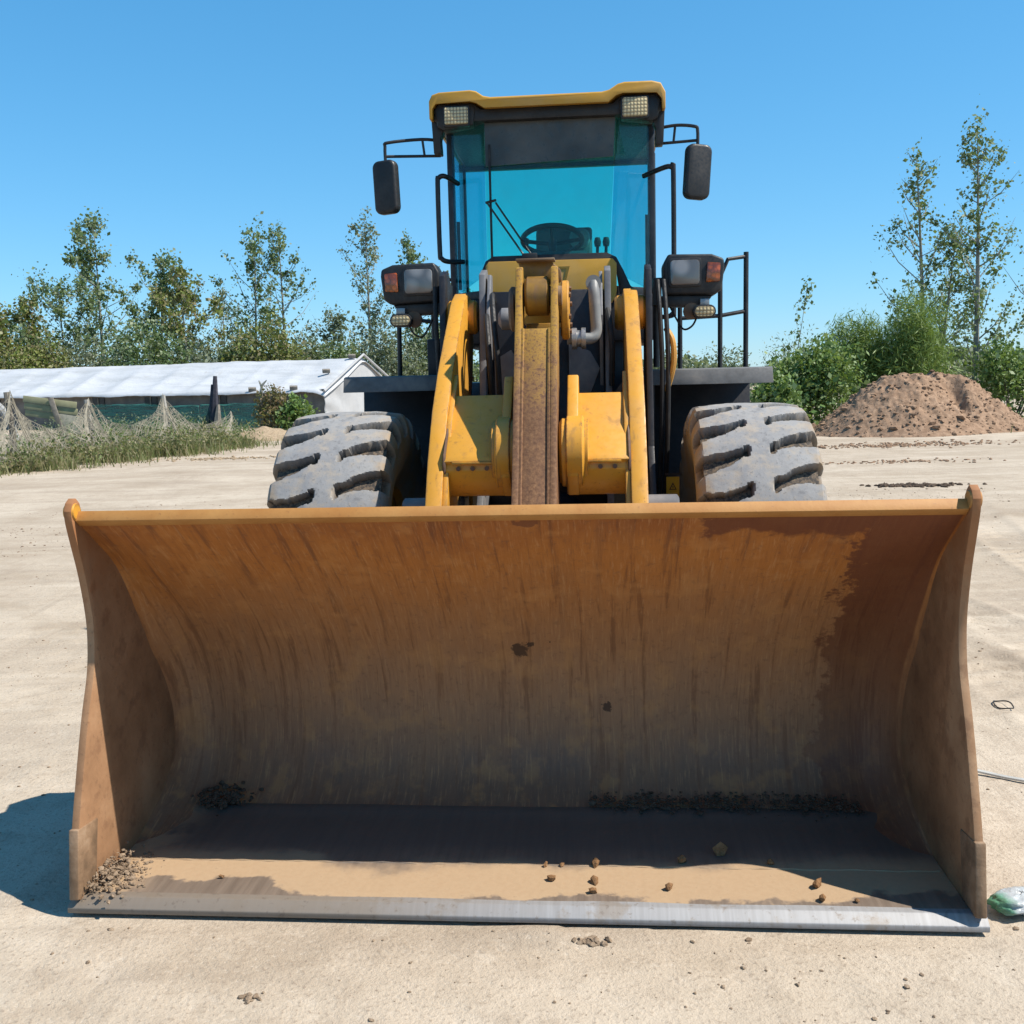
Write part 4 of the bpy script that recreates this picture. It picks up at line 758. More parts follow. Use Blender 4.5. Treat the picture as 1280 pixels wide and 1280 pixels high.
a = MB(); a.tube([(0.873, 4.2, 2.135), (1.148, 4.2, 2.145), (1.33, 4.25, 2.175)], 0.014, 8); a.build('rail', BLACK, hr)
a = MB(); a.tube([(1.148, 4.2, 2.41), (1.20, 4.2, 2.525), (1.33, 4.25, 2.545)], 0.014, 8); a.tube([(0.873, 4.2, 2.28), (1.148, 4.2, 2.42)], 0.014, 8); a.build('rail', BLACK, hr)
hr = empty('handrail'); hr.parent = L
a = MB(); a.tube([(-1.11, 4.2, 1.77), (-1.10, 4.2, 2.25)], 0.017, 10); a.build('post', BLACK, hr)
a = MB(); a.tube([(-0.855, 4.2, 1.77), (-0.855, 4.2, 2.42)], 0.017, 10); a.build('post', BLACK, hr)
a = MB(); a.tube([(-1.10, 4.2, 2.24), (-0.98, 4.2, 2.18), (-0.855, 4.2, 2.16)], 0.014, 8); a.tube([(-0.855, 3.9, 2.42), (-0.68, 4.1, 2.44)], 0.012, 8); a.build('rail', BLACK, hr)
a = MB(); a.prism([(5.3, 1.3), (5.3, 2.15), (5.5, 2.22), (7.2, 2.05), (7.4, 1.9), (7.4, 1.1)], -0.62, 0.62, 'x'); a.build('engine_hood', YELLOW, L, 0.04, 3)
a = MB(); a.box((0, 6.0, 0.95), (0.8, 3.0, 0.5)); a.build('rear_frame', NAVY, L, 0.02)
a = MB(); a.box((0, 7.4, 0.95), (2.2, 0.3, 0.7)); a.build('counterweight', YELLOW, L, 0.05, 3)
a = MB(); a.box((0, 6.05, 0.80), (1.5, 0.36, 0.36)); a.build('rear_axle', NAVY, L, 0.06)
for s in (-1, 1):
    a = MB(); a.prism([(5.1, 1.45), (5.4, 1.72), (6.6, 1.72), (6.95, 1.35), (6.93, 1.32), (6.58, 1.69), (5.42, 1.69), (5.13, 1.43)], s * 0.65, s * 1.40, 'x'); a.build('rear_fender', BLACK, L, 0.004)

# --- soil left in the bucket
def inb(pts): return [l2w(p[0], p[1]) + (p[2],) for p in pts]
n = 1500; px = rng.uniform(0.25, 1.30, n); py = rng.normal(0.80, 0.03, n); pz = 0.055 + np.clip(py - 0.70, 0, 1) * 0.25
tag(scatter_stones('loose_soil', np.array(inb(np.stack([px, py, pz], 1))), rng.gamma(1.2, 0.0030, n).clip(0.002, 0.016), DARKSOIL, 0.5), 'line of dark crumbled soil along the back of the bucket floor', 'soil', kind='stuff')
n = 160; px = rng.normal(-1.24, 0.05, n); py = rng.normal(0.79, 0.03, n)
tag(scatter_stones('loose_soil', np.array(inb(np.stack([px, py, 0.06 + np.clip(py - 0.7, 0, 1) * 0.3], 1))), rng.uniform(0.003, 0.014, n), DARKSOIL, 0.7), 'small dark soil heap in the left back corner of the bucket', 'soil', kind='stuff')
n = 700; px = -1.45 + np.abs(rng.normal(0, 0.055, n)); py = rng.normal(0.19, 0.07, n); pz = 0.048 + 0.06 * np.exp(-((px + 1.45) / 0.05) ** 2) * rng.uniform(0, 1, n)
tag(scatter_stones('loose_soil', np.array(inb(np.stack([px, py, pz], 1))), rng.gamma(1.5, 0.0028, n).clip(0.002, 0.012), CLOD, 0.7), 'tan soil piled in the sunlit front left corner of the bucket', 'soil', kind='stuff')
clods = [(0.275, 0.33, 0.02), (0.72, 0.43, 0.028), (0.58, 0.36, 0.020), (0.885, 0.36, 0.014), (0.125, 0.215, 0.018), (0.27, 0.205, 0.017), (0.265, 0.135, 0.014), (0.52, 0.165, 0.018), (1.01, 0.20, 0.022), (1.01, 0.11, 0.018), (0.10, 0.315, 0.012), (0.155, 0.318, 0.010), (-1.03, 0.19, 0.010), (1.12, 0.105, 0.010)]
BCLOD = soil_mat('brown_clod', (0.28, 0.15, 0.07), (0.36, 0.21, 0.11), 60)
ORD = ['first', 'second', 'third', 'fourth', 'fifth', 'sixth', 'seventh', 'eighth', 'ninth', 'tenth', 'eleventh', 'twelfth', 'thirteenth', 'fourteenth']
for i, (x, y, s_) in enumerate(sorted(clods)):
    wx, wy = l2w(x, y); o = scatter_stones('dirt_clod', [(0, 0, 0)], [s_], BCLOD, 0.8, 0.15); o.location = (wx, wy, 0.052)
    tag(o, ORD[i] + ' from the left of the small brown clods on the front of the bucket floor', 'clod', 'clods on the bucket floor')

# --- litter by the bucket: bag, cord, wire
def bag():
    nu, nv = 40, 24; u = np.linspace(0, 2 * pi, nu); v = np.linspace(-pi / 2, pi / 2, nv); U, V = np.meshgrid(u, v, indexing='ij')
    r = 1 + 0.35 * fbm(U * 1.6 + 3, V * 2.5, 4, 8) + 0.12 * fbm(U * 5, V * 6, 3, 18); r[-1] = r[0]
    X = np.cos(V) * np.cos(U) * r * 0.11; Y = np.cos(V) * np.sin(U) * r * 0.065; Z = np.maximum((np.sin(V) * r + 0.8) * 0.032, 0.002)
    m = Mat('crumpled_film'); f = m.ss(m.math('ADD', m.xyz()[0], m.math('MULTIPLY', m.noise(25, 3), 0.06)), -0.055, -0.01); n = m.noise(40, 4)
    col = m.mix(f, (0.16, 0.42, 0.24), m.mix(n, (0.55, 0.57, 0.56), (0.72, 0.74, 0.73)))
    mt = m.out(m.pbr(col, 0.3, 0, m.bump(n, 0.6, 0.01), 0.5, Transmission_Weight=0.15))
    o = np_mesh('plastic_bag', np.stack([X, Y, Z], -1).reshape(-1, 3), grid_quads(nu, nv), None, mt, smooth=True); o.location = (1.63, 3.14, 0.0); o.rotation_euler = (0, 0, R(12))
    return tag(o, 'crumpled white and green plastic bag beside the right bucket corner', 'plastic bag')
bag()
CORD = m_plain('pale_cord', (0.85, 0.83, 0.75), 0.8, dust=0.0)
a = MB(); a.tube(smooth_path([(1.93, 4.30, 0.02), (2.02, 4.24, 0.014), (2.10, 4.18, 0.012), (2.2, 4.12, 0.016), (2.45, 4.08, 0.012), (2.8, 4.1, 0.012)], 6), 0.009, 6); tag(a.build('cord', CORD), 'pale cord lying on the sand right of the bucket', 'cord')
a = MB(); a.tube([(2.52 + 0.045 * cos(t) * (1 + 0.1 * sin(2 * t)), 5.12 + 0.07 * sin(t), 0.016 + 0.004 * sin(3 * t)) for t in np.linspace(0, 11.5, 50)], 0.0035, 5); tag(a.build('wire_loop', RUBBERH), 'small dark loop of wire on the sand at the right edge', 'wire')

# ------------------------------------------------------------------ vegetation helpers
def leaf_cloud(pts, ln, wd, rng, up=0.0):
    n = len(pts); d = rng.normal(0, 1, (n, 3)); d[:, 2] += up; d /= np.linalg.norm(d, axis=1)[:, None]
    e = rng.normal(0, 1, (n, 3)); e -= d * (e * d).sum(1)[:, None]; e /= np.linalg.norm(e, axis=1)[:, None]
    s = rng.gamma(6, 1 / 6, (n, 1)).clip(0.45, 1.9); L_ = d * ln * s * 0.5; W_ = e * wd * s * 0.5
    V = np.stack([pts - L_, pts + W_, pts + L_, pts - W_], 1).reshape(-1, 3); return V, np.arange(n * 4).reshape(n, 4)
def poplar(name, label, x, y, H, spread, nleaf, leaf=0.14, mat=L_POP, seed=0, bark=BARKP, lean=(0, 0), base=0.18, tops=4, dens=1.0, stems=1, cat='tree', group=None, trunk_r=None):
    rg = np.random.default_rng(seed + 100); root = empty(name, (x, y, 0)); tag(root, label, cat, group)
    wood = MB(); lp = []
    for si in range(stems):
        off = rg.normal(0, 0.25 * (stems > 1), 2); hh = H * (1 if si == 0 else rg.uniform(0.7, 0.95)); ln = np.array(lean) + rg.normal(0, 0.03 if stems == 1 else 0.09, 2)
        tr = trunk_r or 0.011 * hh + 0.02; pts = []; rs = []
        for k in range(9):
            t = k / 8; pts.append((off[0] + ln[0] * hh * t + 0.05 * hh * 0.15 * sin(3 * t + si), off[1] + ln[1] * hh * t, hh * t - 0.05)); rs.append(max(0.008, tr * (1 - t * 0.93)))
        wood.tube(pts, rs, 6, cap=False); P_ = np.array(pts)
        nb = int(34 * dens)
        for b in range(nb):
            t = base + (0.97 - base) * (b + rg.uniform(0, 1)) / nb; i = min(int(t * 8), 7); f = t * 8 - i; p0 = P_[i] * (1 - f) + P_[i + 1] * f
            az = rg.uniform(0, 2 * pi); bl = spread * (0.35 + 1.25 * math.sin(pi * min(1, max(0, (t * 1.05)) ** 0.75)) ** 0.8 * (1 - 0.35 * t)) * rg.uniform(0.45, 1.35); rise = rg.uniform(0.45, 1.25)
            d = np.array([cos(az), sin(az), rise]); d /= np.linalg.norm(d); p1 = p0 + d * bl * 0.55; p2 = p1 + (d + np.array([0, 0, 0.5])) * bl * 0.42
            wood.tube([tuple(p0), tuple(p1), tuple(p2)], [max(0.006, tr * 0.30 * (1 - t * 0.6)), max(0.005, tr * 0.16), 0.004], 4, cap=False)
            k = max(6, int(nleaf / (nb * stems) * rg.uniform(0.25, 1.8) * (1.25 - 0.75 * t))); nt = int(rg.integers(2, 6)); sz = rg.uniform(0.07, 0.17, nt) * (0.55 + 0.45 * spread)
            s = rg.beta(1.7, 1.0, nt)[:, None]; q = np.where(s < 0.55, p0 + (p1 - p0) * (s / 0.55), p1 + (p2 - p1) * ((s - 0.55) / 0.45)) + rg.normal(0, 0.06 * spread, (nt, 3)); w_ = rg.integers(0, nt, k)
            lp.append(q[w_] + rg.normal(0, 1, (k, 3)) * sz[w_][:, None] * np.array([1, 1, 1.15]))
            m_ = max(2, k // 5); s = rg.uniform(0.1, 1, m_)[:, None]; lp.append(p0 + (p2 - p0) * s + rg.normal(0, 0.12 * spread, (m_, 3)))
        for c in range(tops):   # clumps on the bare leader
            t = rg.uniform(0.86, 1.02); i = min(int(t * 8), 7); f = t * 8 - i; p0 = P_[i] * (1 - f) + P_[i + 1] * f
            lp.append(p0 + rg.normal(0, 0.10 * spread, 3) + rg.normal(0, 1, (int(16 * dens) + 8, 3)) * np.array([0.09, 0.09, 0.20]) * (0.6 + spread * 0.4))
    wood.build('trunk', bark, root)
    V, F = leaf_cloud(np.concatenate(lp), leaf, leaf * 0.72, rg); np_mesh('crown', V, F, None, mat, root)
    return root
def bush(name, label, x, y, rx, ry, H, nleaf, ln, wd, mat, seed, lobes=14, up=0.3, group=None, stems=7):
    rg = np.random.default_rng(seed + 500); root = empty(name, (x, y, 0)); tag(root, label, 'bush', group); wood = MB(); P_ = []
    for k in range(lobes):
        a = rg.uniform(0, 2 * pi); r = math.sqrt(rg.uniform(0, 1)) * 0.75; h = H * (1 - 0.45 * r ** 2) * rg.uniform(0.45, 0.86); c = np.array([cos(a) * r * rx, sin(a) * r * ry, h])
        if k < stems: wood.tube([(c[0] * 0.2, c[1] * 0.2, -0.05), (c[0] * 0.6, c[1] * 0.6, h * 0.5), tuple(c)], [0.035, 0.02, 0.008], 5, cap=False)
        m = int(nleaf / lobes); q = rg.normal(0, 1, (m, 3)); q /= np.linalg.norm(q, axis=1)[:, None]; q *= rg.uniform(0.25, 1, (m, 1)) ** 0.45 * (1 + 0.25 * rg.normal(0, 1, (m, 1)) * 0.6)
        P_.append(c + q * np.array([rx * 0.42, ry * 0.42, H * 0.30]))
    m = nleaf // 4; P_.append(np.stack([rg.normal(0, 0.5, m) * rx, rg.normal(0, 0.5, m) * ry, rg.uniform(0, 0.6, m) * H], 1))
    p = np.concatenate(P_); p = p[p[:, 2] > 0.03]; V, F = leaf_cloud(p, ln, wd, rg, up)
    wood.build('stems', BARK, root); np_mesh('foliage', V, F, None, mat, root); return root

# --- trees left, behind the shed
def px2x(px, y): return (px - 640) / 1280 * y * 0.995 + 0.0253 * 0
G1 = 'poplars behind the long shed'
left_trees = [ # px, depth, height, spread, leaves, leaf size, material, seed, lean, look
 (4, 56, 5.9, 1.79, 5525, 0.175, L_POPY, 1, 0.0, 'short yellow green poplar at the far left edge behind the shed'),
 (44, 60, 6.7, 1.54, 4887, 0.166, L_POPY, 2, 0.02, 'second poplar from the left edge, narrow and yellow green'),
 (88, 58, 7.4, 2.26, 5100, 0.149, L_POP, 3, 0.0, 'grey green poplar left of the tallest leafy one'),
 (135, 62, 11.4, 2.14, 4887, 0.175, L_POP, 4, 0.03, 'tallest poplar of the left clump with loose leaf tufts on top'),
 (205, 60, 9.0, 2.01, 6162, 0.166, L_POP, 5, 0.0, 'dense rounded poplar right of the tallest of the left clump'),
 (240, 57, 7.9, 1.79, 6162, 0.166, L_POPY, 6, -0.02, 'bushy olive poplar just left of the pale bare one'),
 (285, 64, 7.4, 1.90, 1700, 0.140, L_GREY, 7, 0.02, 'pale, nearly bare grey tree between two clumps of poplars'),
 (322, 60, 10.3, 1.66, 2443, 0.157, L_POP, 8, 0.0, 'slim sparse poplar left of its taller twin above the shed'),
 (362, 61, 10.6, 1.79, 3612, 0.157, L_POP, 9, 0.01, 'slim poplar with dense lower half, right one of the two twins'),
 (420, 63, 5.8, 1.90, 3187, 0.157, L_GREY, 10, 0.0, 'low grey green tree in the gap right of the twin poplars'),
 (468, 60, 10.9, 1.54, 2443, 0.149, L_GREY, 11, 0.0, 'thin poplar rising above the gable end of the shed'),
 (525, 58, 9.2, 1.54, 3187, 0.157, L_POP, 12, -0.01, 'thin poplar seen just left of the loader cab beside the headlight'),
 (565, 62, 7.4, 1.66, 3187, 0.157, L_POP, 13, 0.0, 'poplar half hidden behind the left side of the cab')]
for (px, y, H, sp, nl, lf, mt, sd, ln, lab) in left_trees:
    poplar('poplar_tree', lab, px2x(px, y), y, H, sp, nl, lf, mt, sd, lean=(ln, 0), group=G1, base=0.12 if nl > 1400 else 0.2, tops=6 if H > 9 else 2)
# undergrowth along the foot of that row
for i, (px, y, rx, H, mt) in enumerate(((15, 54, 2.2, 4.0, L_POPY), (110, 56, 2.6, 4.4, L_GREY), (190, 54, 2.4, 4.6, L_POP), (265, 55, 2.3, 3.9, L_GREY), (345, 55, 2.4, 4.6, L_POPY), (430, 57, 2.4, 4.1, L_POP), (500, 56, 2.0, 4.3, L_GREY), (60, 55, 2.2, 3.9, L_POPY), (305, 56, 2.0, 4.0, L_POP), (385, 57, 2.0, 3.7, L_GREY), (560, 58, 2.2, 4.2, L_POP))):
    bush('thicket_bush', ['yellow green thicket at the left end behind the shed', 'grey thicket under the tallest left poplar', 'dark thicket under the dense rounded poplar', 'dull thicket under the pale bare tree', 'olive thicket under the twin poplars', 'dark thicket in the gap left of the gable end', 'grey thicket behind the shed gable', 'yellow green thicket under the second poplar from the left', 'dark thicket just left of the twin poplars', 'grey thicket just right of the twin poplars', 'dark thicket seen between headlight and cab'][i], px2x(px, y), y, rx, 1.6, H * 1.08, 5200, 0.15, 0.10, mt, i, group='thickets behind the shed')
# --- right side
poplar('poplar_tree', 'tall poplar with brownish leaves, left of the two on the right', px2x(1172, 36), 36.5, 9.0, 1.25, 4200, 0.11, L_POP, 31, lean=(-0.02, 0), base=0.22, tops=6, stems=2, group='tall slender poplars on the right')
poplar('poplar_tree', 'tallest slender poplar on the right with a pale straight trunk', px2x(1222, 35), 35, 9.5, 1.3, 3600, 0.105, L_POP, 32, lean=(0.025, 0), base=0.16, tops=6, group='tall slender poplars on the right')
poplar('poplar_tree', 'poplar at the right edge, only branch tips in view', px2x(1308, 37), 37, 7.6, 1.2, 1500, 0.11, L_POP, 33, group='tall slender poplars on the right')
bush('shrub', 'large rounded feathery green bush behind the dirt pile', px2x(1150, 33), 33, 1.35, 1.1, 4.0, 19000, 0.20, 0.022, L_FEA, 41, 22, 0.9)
bush('shrub', 'lower feathery bush left of the rounded one', px2x(1082, 34), 34, 1.4, 1.0, 3.5, 15000, 0.19, 0.024, L_FEA, 42, 18, 0.8)
bush('shrub', 'bright broad leaved shrub beside the right fender', px2x(1022, 30), 30, 1.35, 1.0, 2.7, 6500, 0.11, 0.085, L_BRT, 43, 20, 0.2)
bush('shrub', 'low pale green shrub at the foot of the dirt pile', px2x(978, 28), 28, 0.9, 0.8, 1.75, 1900, 0.12, 0.09, L_BRT, 44, 12, 0.2)
bush('shrub', 'tangled grey brush with a few tall leafy stems', px2x(992, 40), 40, 1.5, 1.2, 3.4, 2400, 0.10, 0.03, L_GREY, 45, 16, 0.6)
poplar('sapling', 'leaning sapling with leaf tufts above the grey brush', px2x(985, 38), 38, 4.9, 0.6, 200, 0.13, L_POP, 46, lean=(0.16, 0), dens=0.35, tops=4, cat='sapling', trunk_r=0.03)
bush('shrub', 'green shrub at the right edge behind the pile', px2x(1268, 33), 33, 1.4, 1.0, 2.5, 5200, 0.12, 0.07, L_BRT, 47, 14, 0.3)
bush('shrub', 'grey brush between the two right poplars and the edge', px2x(1236, 40), 40, 1.6, 1.0, 2.6, 2200, 0.12, 0.05, L_GREY, 48, 14, 0.5)
bush('shrub', 'grey green bush seen through the right handrail', px2x(905, 46), 46, 1.6, 1.0, 2.9, 2600, 0.13, 0.06, L_GREY, 49, 14, 0.4)
bush('shrub', 'grey green bush close beside the right cab tower', px2x(845, 48), 48, 1.2, 1.0, 3.0, 2000, 0.13, 0.06, L_GREY, 50, 12, 0.4)
# far wood, one hazy mass along the horizon
rg = np.random.default_rng(77); n = 26000; fx = rg.uniform(-110, 130, n); hh = 3.2 + 1.8 * fbm(fx * 0.10, fx * 0 + 3, 3, 6) ; fz = rg.uniform(0, 1, n) ** 0.8 * np.maximum(hh, 1.2); fy = rg.uniform(118, 128, n)
V, F = leaf_cloud(np.stack([fx, fy, fz], 1), 0.7, 0.5, rg); tag(np_mesh('distant_wood', V, F, None, L_GREY), 'low grey green wood along the far horizon', 'wood', kind='stuff')

# ------------------------------------------------------------------ dirt pile
def dirt_pile():
    root = empty('dirt_pile', (10.6, 27.6, 0)); tag(root, 'reddish brown heap of dug earth in front of the right bushes', 'dirt pile')
    nx, ny = 190, 110; X, Y = np.meshgrid(np.linspace(-3.3, 3.6, nx), np.linspace(-2.6, 2.4, ny), indexing='ij')
    def hump(cx, cy, rx, ry, h): return h * np.clip(1 - np.sqrt(((X - cx) / rx) ** 2 + ((Y - cy) / ry) ** 2), -0.25, 1)
    Z = np.maximum(hump(0.05, 0, 2.75, 2.3, 1.95), hump(1.1, 0.3, 2.5, 2.2, 1.95)); cap = 1.66 - 0.08 * np.clip(X - 0.6, 0, 3); Z = np.where(Z > cap - 0.25, cap - 0.25 + 0.25 * np.tanh((Z - cap + 0.25) / 0.3), Z)
    Z = Z + (fbm(X * 1.1, Y * 1.1, 3, 2) * 0.16 + fbm(X * 3.4, Y * 3.4, 5, 12, 0.65) * 0.17 + np.abs(fbm(X * 9, Y * 9, 2, 15)) * 0.05) * np.clip(Z + 0.15, 0, 1)
    Z = Z - 0.30 * np.exp(-((X - 1.15) / 0.22) ** 2 - ((Y + 0.55) / 0.6) ** 2)
    np_mesh('heap', np.stack([X, Y, Z - 0.06], -1).reshape(-1, 3), grid_quads(nx, ny), None, PILE, root, smooth=True)
    rg = np.random.default_rng(8); k = rg.integers(0, nx * ny, 6000); p = np.stack([X.ravel()[k], Y.ravel()[k], Z.ravel()[k] - 0.06], 1); p = p[p[:, 2] > -0.02]; sz = rg.gamma(0.8, 0.022, len(p)).clip(0.006, 0.16)
    o = scatter_stones('soil_lumps', p, sz, PILE, 0.6, 0.45, root, rg); tag(o, kind='stuff')
    return root
dirt_pile()

# ------------------------------------------------------------------ long low shed under white sheeting
SHEET = Mat('white_sheeting'); SHEET.k = 0.58; _n = SHEET.noise(0.9, 5, 0.6, SHEET.scale(SHEET.co(), (0.5, 2.5, 1))); _n2 = SHEET.noise(7, 4, 0.6)
SHEET = SHEET.out(SHEET.pbr(SHEET.mix(SHEET.ss(SHEET.noise(2.4, 6, 0.7), 0.56, 0.72, 0, 0.4), SHEET.mix(SHEET.ss(_n, 0.35, 0.7), (0.82, 0.83, 0.84), (0.66, 0.67, 0.67)), (0.50, 0.47, 0.41)), 0.55, 0, SHEET.bump(_n2, 0.4, 0.03), 0.4))
SHEET2 = m_plain('grey_sheeting', (0.50, 0.50, 0.50), 0.7, var=0.1, sc=2.5, dust=0.1, bump=0.4)
WALLM = m_plain('dim_block_wall', (0.22, 0.20, 0.18), 0.9, var=0.3, sc=2.5, dust=0.2)
shed = empty('shed', (-7.15, 40.0, 0), R(-20.0)); tag(shed, 'long low shed under white plastic sheeting behind the net fence', 'shed')
SL, SW, EZ, RZ = 34.0, 6.0, 1.47, 2.80     # runs to the left (-x) from its near right corner
def sheet_roof():
    nu, nv = 190, 22; u = np.linspace(0, 1, nu); v = np.linspace(0, 1, nv); U, V = np.meshgrid(u, v, indexing='ij')
    X = 0.18 - U * SL; s = V * 2 - 1; Y = SW / 2 + s * (SW / 2 + 0.30); Z = EZ - 0.10 + (RZ - EZ + 0.10) * (1 - np.sqrt(s * s + 0.006) / 1.003)
    bay = np.abs(((X / 2.1) % 1) - 0.5) * 2; Z = Z - 0.09 * (1 - bay ** 3) * np.sin(np.abs(s) * pi) - np.where(X > -0.3, (X + 0.3) * 0.35, 0)
    Z = Z + fbm(X * 0.5, s * 2 + 4, 3, 3) * 0.035 - 0.06 * np.sin(np.abs(s) * pi) * (0.6 + 0.4 * np.sin(X * 2 * pi / 2.4)) + fbm(X * 2.2, s * 1.3, 3, 44) * 0.022
    Z = Z + np.where(np.abs(s) > 0.97, fbm(X * 1.2, X * 0, 3, 9) * 0.06 - 0.03, 0)
    top = np.stack([X, Y, Z], -1).reshape(-1, 3); o = np_mesh('roof_sheet', top, grid_quads(nu, nv), None, SHEET, shed, smooth=True)
    so = o.modifiers.new('thickness', 'SOLIDIFY'); so.thickness = 0.02; return o
sheet_roof()
a = MB(); a.box((-SL / 2, 0.06, EZ / 2), (SL, 0.12, EZ)); a.build('front_wall', WALLM, shed)
a = MB(); a.box((-SL / 2, SW - 0.06, EZ / 2), (SL, 0.12, EZ)); a.build('back_wall', WALLM, shed)
def gable():
    nu, nv = 60, 40; u = np.linspace(0, 1, nu); v = np.linspace(0, 1, nv); U, V = np.meshgrid(u, v, indexing='ij'); Y = -0.12 + U * (SW + 0.24); top = EZ + (RZ - EZ) * (1 - np.abs(U * 2 - 1)) - 0.06; Z = top * V
    X = 0.05 + 0.05 * fbm(U * 9, V * 1.5, 3, 5) + 0.10 * (1 - V) ** 2 + 0.07 * np.sin((U - 0.5) * 34 * (1.25 - 0.9 * V)) * V * (1 - 0.6 * V) + 0.28 * (1 - V) * (1 - np.abs(2 * U - 1))
    o = np_mesh('gable_sheet', np.stack([X, Y, Z], -1).reshape(-1, 3), grid_quads(nu, nv), None, SHEET2, shed, smooth=True); so = o.modifiers.new('thickness', 'SOLIDIFY'); so.thickness = 0.02
gable()
a = MB(); a.tube([(0.17, -0.32 + (SW + 0.64) * t, (EZ - 0.10 + (RZ - EZ + 0.10) * (1 - abs(2 * t - 1))) + 0.02) for t in np.linspace(0, 1, 25)], 0.05, 8); a.build('rolled_sheet_edge', SHEET2, shed)
WIN = m_plain('dark_window', (0.02, 0.022, 0.025), 0.3)
for xx in (-8.2, -10.9, -13.6, -16.6, -4.8):
    a = MB(); a.box((xx, -0.01, 1.12), (0.62, 0.05, 0.40)); wo2 = a.build('window', WIN, shed)
    a = MB(); a.box((xx, -0.045, 0.90), (0.74, 0.06, 0.05)); a.box((xx, -0.045, 1.34), (0.74, 0.05, 0.05)); a.box((xx, -0.045, 1.12), (0.05, 0.04, 0.40)); a.build('frame', WOODG, wo2)
a = MB(); a.box((-SL / 2, -0.02, EZ - 0.10), (SL, 0.10, 0.10)); a.build('eave_beam', WOODG, shed)
def shed_w(x, y, z): c, s = cos(R(-20)), sin(R(-20)); return (-7.15 + x * c - y * s, 40.0 + x * s + y * c, z)
for (x, t, lab) in ((-0.25, 0.93, 'dark block weighing down the sheet near the ridge end'), (-0.7, 0.52, 'wooden block halfway up the right end of the sheeted roof'), (-1.35, 0.08, 'block on the eave near the gable corner'), (-3.2, 0.06, 'block on the eave left of the gable corner')):
    a = MB(); a.box((0, 0, 0.06), (0.30, 0.16, 0.14)); o = a.build('weight_block', WOODG, None, 0.01); z = EZ - 0.1 + (RZ - EZ + 0.1) * t; o.location = shed_w(x, -0.3 + t * (SW / 2 + 0.3), z + 0.0); o.rotation_euler = (R(20), 0, R(14)); tag(o, lab, 'block', 'weights on the shed sheeting')
# green screening net hung in front of the wall
NETG = Mat('green_screen_net'); _w = NETG.noise(1.0, 3, 0.6, NETG.scale(NETG.co(), (1.2, 1, 22))); _n = NETG.noise(0.7, 4, 0.6)
_p = NETG.pbr(NETG.mix(_n, (0.03, 0.16, 0.13), (0.07, 0.27, 0.22)), 0.7); _t = NETG.n.new('ShaderNodeBsdfTransparent'); _x = NETG.n.new('ShaderNodeMixShader'); NETG.l.new(NETG.ss(_w, 0.42, 0.60, 0.75, 0.05), _x.inputs[0]); NETG.l.new(_p, _x.inputs[1]); NETG.l.new(_t.outputs[0], _x.inputs[2]); NETG = NETG.out(_x.outputs[0])
def screen(x0, x1, y, ztop, label, seed):
    nu, nv = 80, 14; U, V = np.meshgrid(np.linspace(x0, x1, nu), np.linspace(0, 1, nv), indexing='ij'); top = ztop + 0.12 * fbm(U * 0.6, U * 0, 3, seed)
    P_ = [shed_w(a, b, 0) for a, b in zip(U.ravel(), (y + 0.08 * fbm(U * 1.5, V * 1.2, 3, seed + 3)).ravel())]
    P_ = np.array(P_); P_[:, 2] = (V * top).ravel(); o = np_mesh('green_net', P_, grid_quads(nu, nv), None, NETG, smooth=True); so = o.modifiers.new('thickness', 'SOLIDIFY'); so.thickness = 0.012
    return tag(o, label, 'net')
screen(-10.6, -5.2, -0.9, 0.98, 'teal green screening net stretched low before the shed wall', 3)
screen(-5.0, -0.4, -1.1, 0.98, 'dark green screening net right of the charred post', 7)

